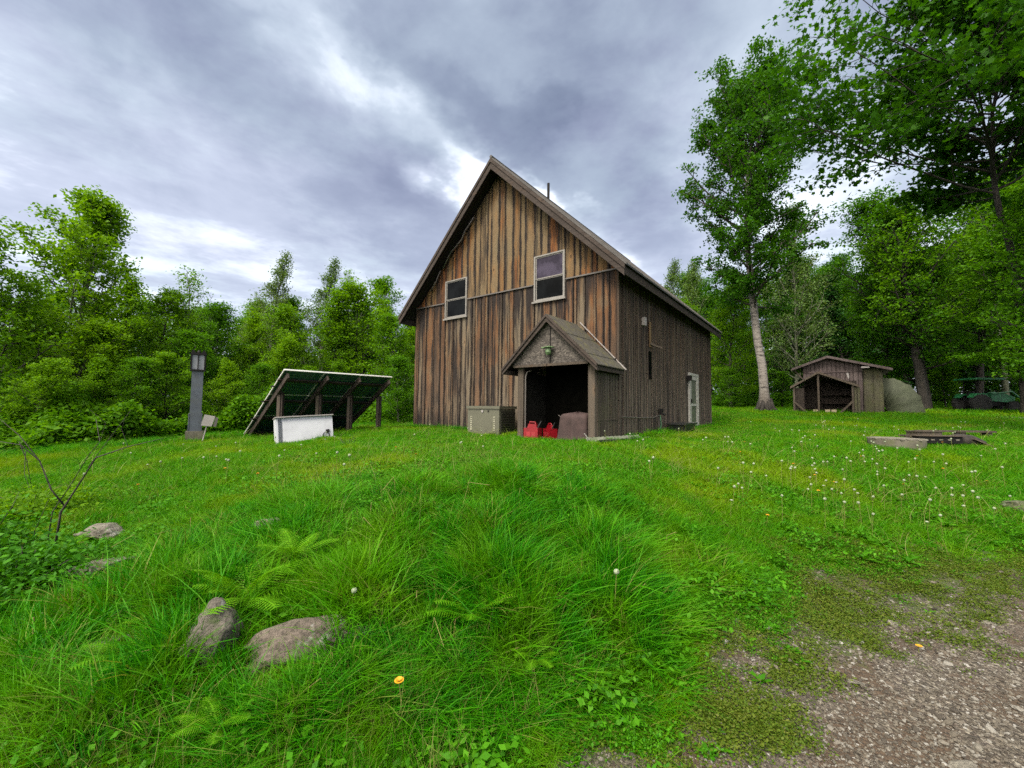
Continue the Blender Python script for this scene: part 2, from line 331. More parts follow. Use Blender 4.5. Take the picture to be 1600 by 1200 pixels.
# ------------------------------------------------------------------ mesh helpers
rng = random.Random(7)
class MB:
    def __init__(s): s.V = []; s.F = []; s.r = []; s.uv = []
    def poly(s, pts, r, uv=None):
        b = len(s.V); s.V += [tuple(p) for p in pts]; s.F.append(tuple(range(b, b+len(pts)))); s.r.append(r)
        s.uv.append(uv or [(.5, .5)]*len(pts))
    def prism(s, front, vec, r=None, uvs=None):
        """closed prism: polygon `front` swept by vec; uvs for the front face"""
        r = rng.random() if r is None else r
        v = Vector(vec); a = [Vector(p) for p in front]; b = [p+v for p in a]
        nrm = Vector((0, 0, 0)); n = len(a)
        for i in range(n): nrm += a[i].cross(a[(i+1) % n])
        flip = nrm.dot(v) > 0
        def add(q, uv=None):
            if flip: q = q[::-1]; uv = uv[::-1] if uv else None
            s.poly(q, r, uv)
        add(a, uvs); add(b[::-1], list(reversed(uvs)) if uvs else None)
        for i in range(n):
            j = (i+1) % n; add([a[j], a[i], b[i], b[j]])
        return s
    def box(s, x0, x1, y0, y1, z0, z1, r=None):
        return s.prism([(x0, y0, z0), (x1, y0, z0), (x1, y0, z1), (x0, y0, z1)], (0, y1-y0, 0), r, [(0, 0), (1, 0), (1, 1), (0, 1)])
    def bar(s, p, q, w, h, r=None, up=(0, 0, 1)):
        p = Vector(p); q = Vector(q); d = (q-p); u = Vector(up); side = d.cross(u).normalized()*w/2; u2 = side.cross(d).normalized()*h/2
        return s.prism([p-side-u2, p+side-u2, p+side+u2, p-side+u2], d, r, [(0, 0), (1, 0), (1, 1), (0, 1)])
    def tube(s, pts, rad, n=8, r=None, cap=True):
        r = rng.random() if r is None else r
        pts = [Vector(p) for p in pts]; rad = rad if isinstance(rad, (list, tuple)) else [rad]*len(pts)
        b = len(s.V); prev = None
        for i, p in enumerate(pts):
            d = (pts[min(i+1, len(pts)-1)]-pts[max(i-1, 0)]).normalized()
            ref = Vector((1, 0, 0)) if abs(d.x) < .8 else Vector((0, 1, 0))
            if prev is not None: a = (prev-d*prev.dot(d)).normalized()
            else: a = (ref-d*ref.dot(d)).normalized()
            prev = a; c = d.cross(a)
            for k in range(n):
                an = 2*math.pi*k/n; s.V.append(tuple(p+(a*math.cos(an)+c*math.sin(an))*rad[i]))
        for i in range(len(pts)-1):
            for k in range(n):
                k2 = (k+1) % n; s.F.append((b+i*n+k, b+i*n+k2, b+(i+1)*n+k2, b+(i+1)*n+k)); s.r.append(r); s.uv.append([(.5, .5)]*4)
        if cap:
            s.F.append(tuple(b+k for k in range(n))[::-1]); s.r.append(r); s.uv.append([(.5, .5)]*n)
            e = b+(len(pts)-1)*n; s.F.append(tuple(e+k for k in range(n))); s.r.append(r); s.uv.append([(.5, .5)]*n)
        return s
    def lathe(s, prof, n=16, o=(0, 0, 0), axis='Z', r=None):
        """prof: list of (radius, height)"""
        r = rng.random() if r is None else r; b = len(s.V)
        for (q, h) in prof:
            for k in range(n):
                a = 2*math.pi*k/n; v = (q*math.cos(a), q*math.sin(a), h)
                if axis == 'X': v = (h, q*math.cos(a), q*math.sin(a))
                if axis == 'Y': v = (q*math.sin(a), h, q*math.cos(a))
                s.V.append((v[0]+o[0], v[1]+o[1], v[2]+o[2]))
        for i in range(len(prof)-1):
            for k in range(n):
                k2 = (k+1) % n; s.F.append((b+i*n+k, b+i*n+k2, b+(i+1)*n+k2, b+(i+1)*n+k)); s.r.append(r); s.uv.append([(.5, .5)]*4)
        s.F.append(tuple(b+k for k in range(n))[::-1]); s.F.append(tuple(b+(len(prof)-1)*n+k for k in range(n)))
        s.r += [r, r]; s.uv += [[(.5, .5)]*n]*2
        return s
    def build(s, name, m, parent=None, loc=None, bevel=0, smooth=False):
        me = bpy.data.meshes.new(name); me.from_pydata(s.V, [], s.F)
        a = me.attributes.new('rnd', 'FLOAT', 'FACE'); a.data.foreach_set('value', s.r)
        u = me.uv_layers.new(name='UVMap'); u.data.foreach_set('uv', [x for f in s.uv for q in f for x in q])
        if smooth: me.polygons.foreach_set('use_smooth', [True]*len(me.polygons))
        me.materials.append(m); o = bpy.data.objects.new(name, me); COL.objects.link(o)
        if parent: o.parent = parent
        if loc is not None: o.location = loc
        if bevel:
            b = o.modifiers.new('bevel', 'BEVEL'); b.width = bevel; b.segments = 2; b.limit_method = 'ANGLE'
        return o
def tag(o, label=None, cat=None, group=None, kind=None):
    if label: o['label'] = label
    if cat: o['category'] = cat
    if group: o['group'] = group
    if kind: o['kind'] = kind
    return o
def empty(name, loc, rz, label, cat, group=None):
    o = bpy.data.objects.new(name, None); COL.objects.link(o); o.location = loc; o.rotation_euler = (0, 0, rz)
    o.empty_display_size = .1
    return tag(o, label, cat, group)
def copy_tree(o, parent=None):
    c = o.copy(); COL.objects.link(c)
    if parent: c.parent = parent
    for ch in list(o.children): copy_tree(ch, c)
    return c
def np_mesh(name, V, F, m, rnd=None, smooth=False):
    """V (n,3), F (k,c): every face has c corners"""
    me = bpy.data.meshes.new(name); k, c = F.shape
    me.vertices.add(len(V)); me.vertices.foreach_set('co', np.asarray(V, np.float32).ravel())
    me.loops.add(k*c); me.loops.foreach_set('vertex_index', np.asarray(F, np.int32).ravel())
    me.polygons.add(k); me.polygons.foreach_set('loop_start', np.arange(0, k*c, c, dtype=np.int32))
    if smooth: me.polygons.foreach_set('use_smooth', np.ones(k, bool))
    if rnd is not None:
        a = me.attributes.new('rnd', 'FLOAT', 'FACE'); a.data.foreach_set('value', np.asarray(rnd, np.float32))
    me.update(calc_edges=True); me.materials.append(m); return me
def link(name, me, parent=None, loc=None):
    o = bpy.data.objects.new(name, me); COL.objects.link(o)
    if parent: o.parent = parent
    if loc is not None: o.location = loc
    return o

# ------------------------------------------------------------------ terrain
CP = np.array([(0, 0, 0), (2, 0, 0), (5, 1, 0), (8, 2, 0), (-3, 0, 0), (.3, 1.8, .02), (1.1, 2.3, .0), (3, 3.6, .04), (5, 3.8, .05), (9, 4, .15), (3, 2, 0),
  (-1.5, 1.6, .04), (-1.7, 2.4, .16), (-.5, 2.3, .15), (0, 3, .36), (-1, 3, .38), (0, 4, .80), (-1.2, 4, .77), (.8, 4.1, .73), (1.2, 3.6, .32), (1.5, 4.5, .66), (-2.2, 3.4, .42),
  (-3.6, 3.7, .25), (-3.4, 2.7, .12), (-5, 3, .08), (-6, 5, .3), (-3, 5, .58), (-6, 8, .52), (-10.8, 8.8, .45), (-9, 12, .58), (-14, 12, .45), (0, 6, .86), (3, 5.5, .6),
  (3, 7.5, .85), (6, 5.5, .42), (6, 8, .82), (8.1, 8.3, .9), (12, 7, .75), (2.5, 9.7, .94), (8.3, 17.4, .95), (-3.3, 14.1, .94), (1.4, 16, .95), (-5, 14, .86), (3, 24, 1.2), (-6, 11, .72),
  (-7, 15, .68), (14, 24, 1.62), (18, 24, 1.62), (19, 20, 1.42), (10, 20, 1.25), (9.7, 25, 1.6), (30, 34, 1.9), (20, 34, 1.9), (40, 30, 2), (27, 21, 1.4), (14, 12, 1.0), (-20, 25, .8),
  (-40, 40, 1), (40, 8, 1), (40, 70, 2.5), (0, 60, 2), (-40, 0, 0), (40, -5, .3), (0, -20, 0), (-40, 90, 2), (90, 90, 3), (90, 0, 1), (-90, 0, 0), (0, -90, 0), (0, 120, 3)], float)
def _phi(r): return r
_n = len(CP); _A = _phi(np.hypot(CP[:, None, 0]-CP[None, :, 0], CP[:, None, 1]-CP[None, :, 1]))
_A = _A - np.eye(_n)*.06
_B = np.zeros((_n+1, _n+1)); _B[:_n, :_n] = _A; _B[_n, :_n] = 1; _B[:_n, _n] = 1
_w = np.linalg.solve(_B, np.append(CP[:, 2], 0))
def hz(x, y):
    x = np.atleast_1d(np.asarray(x, float)); y = np.atleast_1d(np.asarray(y, float)); out = np.zeros(len(x))
    for i in range(0, len(x), 40000):
        r = np.sqrt((x[i:i+40000, None]-CP[None, :, 0])**2+(y[i:i+40000, None]-CP[None, :, 1])**2+.15)
        out[i:i+40000] = r@_w[:_n]+_w[_n]
    out += .025*np.sin(x*2.1+1)*np.sin(y*1.7)+.012*np.sin(x*5.3+y*3.1)
    return out
def H(x, y): return float(hz([x], [y])[0])
EX = [-30, -6, .22, 1.05, 1.68, 2.28, 2.85, 4.9, 9, 14, 40]; EY = [-20, -4.2, 2.02, 2.58, 3.06, 3.52, 3.95, 4.26, 4.5, 4.3, 3]
def inside(x, y):   # > 0 on the gravel
    return np.interp(x, EX, EY)-y+.10*np.sin(x*3.7+y)+.07*np.sin(x*9.1-y*4)
def grid(xs, ys):
    X, Y = np.meshgrid(xs, ys); x, y = X.ravel(), Y.ravel(); nx, ny = len(xs), len(ys)
    i = np.arange(nx-1)[None, :]+np.arange(ny-1)[:, None]*nx; i = i.ravel()
    return x, y, np.stack([i, i+1, i+1+nx, i+nx], 1)
def spaced(a, b, fine, far):
    core = np.arange(a, b, fine); l = []; q = a; s = fine
    while q > -far: s *= 1.18; q -= s; l.append(q)
    r = []; q = core[-1]; s = fine
    while q < far: s *= 1.18; q += s; r.append(q)
    return np.array(l[::-1]+list(core)+r)
x, y, Fq = grid(spaced(-9, 13, .12, 700), spaced(-1, 14, .12, 700))
z = hz(x, y); rr = np.hypot(x, y); z = np.where(rr > 90, 1.5+(z-1.5)*np.exp(-(rr-90)/60), z)
me = np_mesh('ground', np.stack([x, y, z], 1), Fq, MT['ground'], smooth=True); tag(link('ground', me), 'grassy uneven ground rising from the drive to the barn', kind='structure')
# the gravel drive: a sheet just above the soil, its edge cut irregularly
x, y, Fq = grid(np.arange(-4, 12, .06), np.arange(-3, 5.8, .06))
ins = inside(x, y); keep = (ins[Fq].min(1)+.12*np.sin(x[Fq[:, 0]]*23)*np.sin(y[Fq[:, 0]]*19)) > -.35
Fk = Fq[keep]; used = np.unique(Fk); remap = -np.ones(len(x), int); remap[used] = np.arange(len(used))
V = np.stack([x, y, hz(x, y)+.006], 1)[used]
me = np_mesh('gravel_drive', V, remap[Fk], MT['gravel'], smooth=True)
a = me.attributes.new('inside', 'FLOAT', 'POINT'); a.data.foreach_set('value', np.clip(ins[used], -1, 2).astype(np.float32))
tag(link('gravel_drive', me), 'grey gravel and dirt drive with mossy edges', kind='structure')

def ray(px_, py_):
    return right*((px_-800)/F)+up*(-(py_-600)/F)-back
def at(px_, depth):      # a point of the ground seen in direction px, depth metres ahead
    q = ray(px_, 640); q = q*(depth/q.y); return (q.x, depth, H(q.x, depth))
def pt(px_, py_, depth):
    q = ray(px_, py_); q = q*(depth/q.y); return (q.x, q.y, q.z+1.65)

# ------------------------------------------------------------------ barn
A = R(37.231); BO = (2.488, 9.72, .95)
BW, BL, ZT = 7.29, 9.59, 4.03
barn = empty('wooden_barn', BO, -A, 'tall weathered board barn with steep gable roof and two small upper windows', 'barn')
ROOF = lambda x, top=7.72: top-abs(x+BW/2)*(.975 if x > -BW/2 else 1.03)      # underside line of the roof over the gable
wins = [(-2.39, -1.45, 3.57, 4.82), (-5.83, -4.90, 3.52, 4.74)]
def boards(mb, x0, x1, z0, ztop, w, snaps, holes, y=0.0, th=.024, gap=.010, plane='xz', seed=1, jit=.25):
    """vertical boards from x0 to x1; ztop is a function of x (slanted tops)"""
    g = random.Random(seed); xs = [x0]
    pts = sorted([x0]+[s for s in snaps if x0 < s < x1]+[x1])
    xs = []
    for a, b in zip(pts, pts[1:]):
        n = max(1, round((b-a)/w)); step = (b-a)/n; xs.append(a)
        for i in range(1, n): xs.append(a+step*i+g.uniform(-jit, jit)*step*.5)
    xs.append(x1)
    for a, b in zip(xs, xs[1:]):
        r = g.random(); aa, bb = a+gap*g.uniform(.2, 1), b-gap*g.uniform(.2, 1); mid = (a+b)/2
        dy = g.uniform(-.006, .006); spans = [(z0, None)]
        for (h0, h1, q0, q1) in holes:
            if h0 < mid < h1: spans = [(z0, q0), (q1, None)] if q0 > z0 else [(q1, None)]
        for (s0, s1) in spans:
            t0 = ztop(aa) if s1 is None else s1; t1 = ztop(bb) if s1 is None else s1
            if max(t0, t1) <= s0+.02: continue
            t0 = max(t0, s0+.01); t1 = max(t1, s0+.01)
            def P3(u, yy, zz): return (u, yy, zz) if plane == 'xz' else (-yy, u, zz)
            mb.prism([P3(aa, y+dy, s0), P3(bb, y+dy, s0), P3(bb, y+dy, t1), P3(aa, y+dy, t0)], (0, th, 0) if plane == 'xz' else (-th, 0, 0), r,
                     [(0, 0), (1, 0), (1, 1), (0, 1)])
snp = [w_[0] for w_ in wins]+[w_[1] for w_ in wins]
mb = MB(); boards(mb, -BW, 0, ZT+.03, lambda q: ROOF(q, 7.66), .25, snp, [(a, b, 0, d_) for a, b, c_, d_ in wins], seed=5, jit=.6); mb.build('gable_boards', MT['gable'], barn)['label'] = 'orange and tan upper gable boards'
mb = MB(); boards(mb, -BW, 0, -.25, lambda q: ZT-.0, .215, snp, [(a, b, c_, 99) for a, b, c_, d_ in wins], seed=9, jit=.9, gap=.016)
# narrow battens over some joints
g = random.Random(4); q = -BW+.1
while q < -.1:
    if not any(a-.06 < q < b+.06 for a, b, *_ in wins) and g.random() < .45:
        mb.box(q, q+g.uniform(.04, .07), -.022, .004, -.25, ZT-.02)
    q += .43+g.uniform(-.06, .06)
mb.build('lower_boards', MT['gable_low'], barn)['label'] = 'brown and black stained lower boards'
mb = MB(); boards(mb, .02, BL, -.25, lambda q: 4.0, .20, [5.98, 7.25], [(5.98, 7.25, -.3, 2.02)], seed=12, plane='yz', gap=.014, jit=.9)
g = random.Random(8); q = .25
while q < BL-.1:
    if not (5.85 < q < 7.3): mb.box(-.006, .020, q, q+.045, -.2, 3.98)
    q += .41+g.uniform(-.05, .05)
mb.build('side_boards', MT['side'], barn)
mb = MB()   # framing behind the boards, coloured black for the interior's darkness
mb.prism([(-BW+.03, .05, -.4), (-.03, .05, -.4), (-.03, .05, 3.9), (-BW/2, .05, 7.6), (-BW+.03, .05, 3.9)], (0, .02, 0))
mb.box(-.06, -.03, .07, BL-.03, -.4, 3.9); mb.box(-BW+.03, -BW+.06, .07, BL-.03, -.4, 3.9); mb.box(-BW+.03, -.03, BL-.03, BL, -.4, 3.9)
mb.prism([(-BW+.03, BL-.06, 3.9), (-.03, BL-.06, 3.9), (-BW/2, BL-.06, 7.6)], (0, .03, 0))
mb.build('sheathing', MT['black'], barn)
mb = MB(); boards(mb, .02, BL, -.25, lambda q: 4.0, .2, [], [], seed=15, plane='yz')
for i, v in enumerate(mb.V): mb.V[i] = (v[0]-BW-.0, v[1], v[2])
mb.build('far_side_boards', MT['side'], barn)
# trim band between the tiers
mb = MB(); segs = [(-BW, -5.87), (-4.86, -2.43), (-1.41, -.04)]
for a, b in segs: mb = MB(); mb.box(a, b, -.045, -.004, ZT-.012, ZT+.024); mb.build('band_trim', MT['conduit'], barn)
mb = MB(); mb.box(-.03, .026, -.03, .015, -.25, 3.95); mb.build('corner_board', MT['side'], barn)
# roof: two slabs, tin on top, rafters, rake boards
def roofpt(x, y, dz=0): return (x, y, 7.87-abs(x+BW/2)*(.975 if x > -BW/2 else 1.03)+dz)
YF, YB = -.41, BL+.41
xe = .325
for side, nm in ((1, 'roof'), (-1, 'roof')):
    xo = xe if side > 0 else -BW-xe
    mb = MB(); xm = -BW/2
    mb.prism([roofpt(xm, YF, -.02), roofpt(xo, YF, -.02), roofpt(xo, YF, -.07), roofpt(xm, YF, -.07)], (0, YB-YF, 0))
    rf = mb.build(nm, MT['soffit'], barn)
    mb = MB()
    mb.prism([roofpt(xm, YF-.03, .03), roofpt(xo+side*.05, YF-.03, .03), roofpt(xo+side*.05, YF-.03, -.012), roofpt(xm, YF-.03, -.012)], (0, YB-YF+.06, 0))
    for k in range(24):
        yy = YF+.02+k*(YB-YF-.06)/23
        mb.prism([roofpt(xm, yy, .055), roofpt(xo+side*.05, yy, .055), roofpt(xo+side*.05, yy, .032), roofpt(xm, yy, .032)], (0, .025, 0))
    mb.build('metal_sheet', MT['metalroof'], rf)
    mb = MB()   # rake board: wide board with a narrower strip above it
    mb.prism([roofpt(xm, YF-.035, -.074), roofpt(xo-side*.0, YF-.035, -.074), roofpt(xo-side*.0, YF-.035, -.30), roofpt(xm, YF-.035, -.33)], (0, .035, 0), .5)
    mb.prism([roofpt(xm, YF-.06, -.02), roofpt(xo+side*.02, YF-.06, -.02), roofpt(xo+side*.02, YF-.06, -.13), roofpt(xm, YF-.06, -.13)], (0, .024, 0), .8)
    mb.build('rake_board', MT['beam'], barn)
    mb = MB()
    k = 0
    while YF+.1+k*.61 < YB-.1:
        yy = YF+.1+k*.61; k += 1
        x1 = xo-side*.03
        mb.prism([roofpt(xm, yy, -.075), roofpt(x1, yy, -.075), roofpt(x1, yy, -.22), roofpt(xm, yy, -.22)], (0, .045, 0))
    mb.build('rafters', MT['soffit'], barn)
    mb = MB(); mb.box(min(xo, xo-side*.028), max(xo, xo-side*.028), YF, YB, roofpt(xo, 0)[2]-.26, roofpt(xo, 0)[2]-.075)
    mb.build('eave_board', MT['beam'], barn)
mb = MB(); mb.tube([(-BW/2, YF-.04, 7.90), (-BW/2, YB+.04, 7.90)], .045, 8); mb.build('ridge_cap', MT['metalroof'], barn)
mb = MB(); mb.tube([(-3.24, 2, 7.3), (-3.24, 2, 8.07)], .042, 10); mb.build('vent_pipe', MT['blackiron'], barn)
# gable windows
for wi, (x0, x1, z0, z1) in enumerate(wins):
    mb = MB(); f = .038
    mb.box(x0-.01, x0+f, -.035, .03, z0, z1); mb.box(x1-f, x1+.01, -.035, .03, z0, z1)
    mb.box(x0+f, x1-f, -.035, .03, z1-f, z1); mb.box(x0+f, x1-f, -.035, .03, z0, z0+f)
    fr = mb.build('window', MT['white'], barn)
    fr['label'] = 'right gable window with a pale sky reflection painted into its upper pane' if wi == 0 else 'left gable window with dark panes'
    mb = MB(); mb.box(x0-.05, x1+.05, -.07, -.037, z0-.045, z0-.002); mb.build('sill', MT['white'], fr)
    zm = (z0+z1)/2; k = .026
    for (a, b, yy, gm) in ((zm-.015, z1-f-.003, -.012, 'skyglass' if wi == 0 else 'glass'), (z0+f+.003, zm-.02+.005, .004, 'glass')):
        mb = MB(); xa, xb = x0+f+.003, x1-f-.003
        mb.box(xa, xa+k, yy, yy+.018, a, b); mb.box(xb-k, xb, yy, yy+.018, a, b); mb.box(xa+k, xb-k, yy, yy+.018, b-k, b); mb.box(xa+k, xb-k, yy, yy+.018, a, a+k)
        mb.build('sash', MT['white'], fr)
        mb = MB(); mb.box(xa+k, xb-k, yy+.008, yy+.013, a+k, b-k); mb.build('pane', MT[gm], fr)
# bent conduit along the left rake
mb = MB(); mb.tube([(-4.60, -.08, 6.52), (-4.95, -.1, 6.15), (-5.08, -.1, 5.92), (-5.55, -.1, 5.62), (-5.90, -.1, 5.15)], .026, 8)
mb.tube([(-6.02, -.09, 5.12), (-6.20, -.1, 4.80), (-6.45, -.1, 4.52)], .022, 8); mb.build('conduit', MT['conduit'], barn, smooth=True)
# side wall fittings
mb = MB(); mb.box(.02, .10, 1.48, 1.62, 2.92, 3.14); mb.build('vent_box', MT['signwhite'], barn, bevel=.01)
mb = MB(); mb.box(.014, .03, 2.02, 2.18, 2.42, 3.12, .85); o = mb.build('patch_board', MT['gable'], barn); o['label'] = 'fresh orange patch board'
mb = MB(); mb.bar((.02, 2.10, 2.52), (.26, 2.34, 2.40), .05, .05); mb.build('bracket', MT['beamz'], barn)
mb = MB(); mb.box(.014, .032, 2.03, 2.19, 1.55, 2.3); mb.build('slit_window', MT['glass'], barn)
mb = MB(); mb.tube([(.05, .06, .53), (.05, 1.2, .50), (.05, 2.2, .49), (.05, 2.75, .56)], .014, 6); mb.tube([(.05, 2.7, .56), (.05, 2.7, .1)], .014, 6); mb.build('water_pipe', MT['conduit'], barn)
mb = MB(); mb.box(.03, .12, 2.78, 2.90, .58, .74); mb.tube([(.1, 2.84, .6), (.19, 2.84, .56)], .03, 8); mb.build('tap_box', MT['blackiron'], barn, bevel=.01)
# screen door
mb = MB(); y0, y1 = 6.05, 7.18
mb.box(.0, .06, y0-.06, y0+.06, -.02, 2.02); mb.box(.0, .06, y1-.06, y1+.06, -.02, 2.02); mb.box(.0, .06, y0+.06, y1-.06, 1.93, 2.02)
MT['white2'] = simple('white_door_paint', (.40, .39, .36), .5, .2, 8, dirt=(.2, .19, .16), dirtf=.4)
fr = mb.build('door_frame', MT['white2'], barn)
mb = MB(); a, b = y0+.075, y1-.075
mb.box(.01, .05, a, a+.12, .02, 1.92); mb.box(.01, .05, b-.12, b, .02, 1.92); mb.box(.01, .05, a+.12, b-.12, 1.78, 1.92); mb.box(.01, .05, a+.12, b-.12, .02, .28); mb.box(.01, .05, a+.12, b-.12, .86, .94)
dr = mb.build('door', MT['white2'], barn); dr['label'] = 'white side screen door'
mb = MB(); mb.box(.02, .028, a+.12, b-.12, .28, .86); mb.box(.02, .028, a+.12, b-.12, .94, 1.78); mb.build('pane', simple('insect_screen', (.10, .11, .08), .5, .3), dr)
mb = MB(); mb.box(.05, .09, a+.02, a+.06, .95, 1.1); mb.build('handle', MT['blackiron'], dr)
mb = MB(); mb.box(.01, .16, 5.78, 5.92, 1.72, 1.9); mb.build('wall_lamp', MT['blackiron'], barn, bevel=.02)
mb = MB(); mb.box(-.02, .25, 5.95, 9.5, -.3, .0); mb.build('foundation_step', MT['concrete'], barn, bevel=.02)

# ------------------------------------------------------------------ porch (part of the barn: a roofed lean-out)
PX0, PX1, PY = -2.02, .0, -1.22
porch = barn
def prf(x, y, dz=0): return (x, y, 2.80-abs(x+1.10)*.95+dz)
for side in (1, -1):
    xo = .14 if side > 0 else -2.34
    mb = MB()
    n = 5
    for k in range(n):      # overlapping courses of rolled roofing
        a0 = -1.10+(xo+1.10)*k/n; a1 = -1.10+(xo+1.10)*(k+1)/n+side*.03; lift = .010*(k % 2)
        mb.prism([prf(a0, -1.42, .028+lift), prf(a1, -1.42, .034+lift), prf(a1, -1.42, .016), prf(a0, -1.42, .012)], (0, 1.40, 0))
    mb.build('porch_roofing', MT['shingle'], barn)
    mb = MB(); mb.prism([prf(-1.10, -1.38, .008), prf(xo, -1.38, .008), prf(xo, -1.38, -.03), prf(-1.10, -1.38, -.03)], (0, 1.36, 0)); mb.build('porch_deck', MT['soffit'], barn)
    mb = MB(); mb.prism([prf(-1.10, -1.43, .006), prf(xo, -1.43, .006), prf(xo, -1.43, -.125), prf(-1.10, -1.43, -.15)], (0, .045, 0), .7)
    mb.prism([prf(-1.10, -1.46, .026), prf(xo, -1.46, .026), prf(xo, -1.46, -.04), prf(-1.10, -1.46, -.04)], (0, .024, 0), .95)
    mb.build('porch_rake', MT['beam'], barn)
    mb = MB(); mb.bar((xo-side*.05, -1.37, 1.56), (xo-side*.05, -.03, 1.56), .09, .10); mb.build('porch_plate', MT['beam'], barn, bevel=.006)
mb = MB(); mb.bar((-1.0, -.012, 2.86), (.19, -.012, 1.62), .02, .04, up=(0, -1, 0)); mb.build('flashing', MT['signwhite'], barn)
mb = MB(); mb.prism([(-2.10, -1.30, 1.70), (-.10, -1.30, 1.70), (-.10, -1.30, 1.80), (-1.10, -1.30, 2.75), (-2.10, -1.30, 1.80)], (0, .012, 0)); mb.build('flakeboard_gable', MT['osb'], barn)
mb = MB(); mb.box(-2.08, -.12, -1.335, -1.312, 1.66, 1.715); mb.build('gable_lath', MT['beamz'], barn)
mb = MB(); mb.box(-1.07, -1.055, -1.316, -1.302, 1.72, 2.55); mb.build('cable', MT['blackiron'], barn)
mb = MB(); mb.lathe([(.02, .0), (.10, .02), (.10, .035), (.05, .05)], 12, (-1.05, -1.42, 2.04)); mb.lathe([(.045, -.13), (.07, -.08), (.06, 0)], 12, (-1.05, -1.41, 2.03)); mb.box(-1.22, -.93, -1.44, -1.34, 2.055, 2.08)
o = mb.build('porch_lamp', MT['lampgreen'], barn, smooth=False)
for xx in (PX0, PX1-.17):
    mb = MB(); mb.box(xx, xx+.16, PY, PY+.10, -.2, 1.72); mb.build('porch_post', MT['beamz'], barn, bevel=.006)
mb = MB(); mb.tube([(PX0+.21, -1.20, -.1), (PX0+.21, -1.20, 1.45), (PX0+.24, -1.18, 1.56), (PX0+.3, -1.1, 1.6)], .018, 8); mb.build('downpipe', MT['conduit'], barn)
mb = MB(); boards(mb, PY+.102, -.03, -.22, lambda q: 1.50, .15, [], [], seed=21, plane='yz'); mb.box(-.05, -.03, PY+.1, -.03, -.2, 1.5, .2)
mb.box(-.008, .012, PY+.1, -.03, .46, .48, .3)
mb.build('porch_wall', MT['porch'], barn)
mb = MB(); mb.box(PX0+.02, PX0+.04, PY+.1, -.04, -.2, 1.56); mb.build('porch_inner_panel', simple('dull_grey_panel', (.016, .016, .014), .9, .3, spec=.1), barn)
mb = MB(); boards(mb, PY+.102, -.03, -.22, lambda q: 1.55, .15, [], [], seed=22, plane='yz')
for i, v in enumerate(mb.V): mb.V[i] = (v[0]+PX0+.0, v[1], v[2])
mb.build('porch_wall', MT['porch'], barn)
mb = MB(); mb.box(PX0+.04, -.05, -.045, -.03, -.1, 1.9); mb.build('porch_back_panel', simple('porch_shade_black', (.004, .004, .003), .95, .5, spec=.05), barn)  # shade of the porch interior is put into this near-black colour
mb = MB(); mb.box(PX0+.05, -.0, -1.62, -.05, -.35, .0); mb.build('porch_slab', MT['concrete'], barn, bevel=.02)

def bl(x, y, z=0):   # barn-local to world
    return (BO[0]+math.cos(A)*x+math.sin(A)*y, BO[1]-math.sin(A)*x+math.cos(A)*y, BO[2]+z)
# ---- generator
gx = bl(-3.3, -.72)
gen = empty('standby_generator', (gx[0], gx[1], BO[2]-.02), -A, 'olive grey steel generator cabinet against the barn beside the porch', 'generator')
mb = MB(); mb.box(-.54, .54, -.28, .40, -.15, .70); mb.build('housing', MT['generator'], gen, bevel=.015)
mb = MB(); mb.box(-.57, .57, -.31, .43, .705, .775); mb.build('lid', MT['generator'], gen, bevel=.02)
mb = MB(); mb.box(.541, .552, -.22, .36, .02, .64)
for k in range(9): mb.box(.553, .565, -.2, .34, .05+k*.065, .075+k*.065)
mb.build('louvre_panel', MT['generator2'], gen)
mb = MB(); mb.lathe([(.035, 0), (.035, -.012)], 14, (-.02, -.285, .64), 'Y'); mb.build('lock', MT['signwhite'], gen)
mb = MB(); mb.box(.16, .20, -.292, -.281, .62, .66); mb.build('latch', MT['blackiron'], gen)
# raised vertical lettering blocks on the left and right of the front panel
g = random.Random(3)
for xx in (-.41, .38):
    mb = MB()
    for k in range(7):
        zz = .14+k*.055
        mb.box(xx-.03, xx-.018, -.289, -.281, zz, zz+.042); mb.box(xx+.018, xx+.03, -.289, -.281, zz, zz+.042)
        mb.box(xx-.018, xx+.018, -.289, -.281, zz+g.choice([0, .016, .032]), zz+.010+g.choice([0, .016, .030]))
    mb.build('emblem', MT['letter'], gen)
mb = MB(); mb.box(.22, .42, -.289, -.281, .055, .085); mb.build('badge', MT['blackiron'], gen)
# ---- fuel cans
def fuel_can(x, y, rz, label, sc=1.0):
    p = bl(x, y, .0); e = empty('fuel_can', p, rz, label, 'fuel can', 'red fuel cans in the porch'); e.scale = (sc, sc, sc)
    mb = MB(); mb.box(-.17, .17, -.11, .11, .01, .24); b = mb.build('body', MT['red'], e, bevel=.035)
    mb = MB(); mb.prism([(-.12, -.04, .24), (.12, -.04, .24), (.09, -.04, .33), (-.09, -.04, .33)], (0, .08, 0)); b = mb.build('shoulder', MT['red'], e, bevel=.015)
    mb = MB(); mb.tube([(-.08, 0, .30), (-.07, 0, .37), (.05, 0, .37), (.10, 0, .28)], .016, 8); mb.build('handle', MT['red'], e)
    mb = MB(); mb.tube([(.12, 0, .24), (.15, 0, .30), (.20, .02, .40)], [.022, .018, .01], 8); mb.build('spout', MT['blackplastic'], e)
    mb = MB(); mb.lathe([(.03, .23), (.03, .27)], 12, (-.12, 0, 0)); mb.build('cap', MT['blackplastic'], e)
    mb = MB(); mb.box(-.10, -.01, -.1135, -.1105, .06, .16); mb.box(.02, .11, -.1135, -.1105, .06, .16); mb.build('panel', simple('faded_red', (.28, .015, .02), .6, .3), e)
fuel_can(-1.62, -1.16, -A+.15, 'large red fuel can at the left front of the porch floor', 1.05)
fuel_can(-1.42, -.72, -A-.5, 'smaller red fuel can behind the large one in the porch', .95)
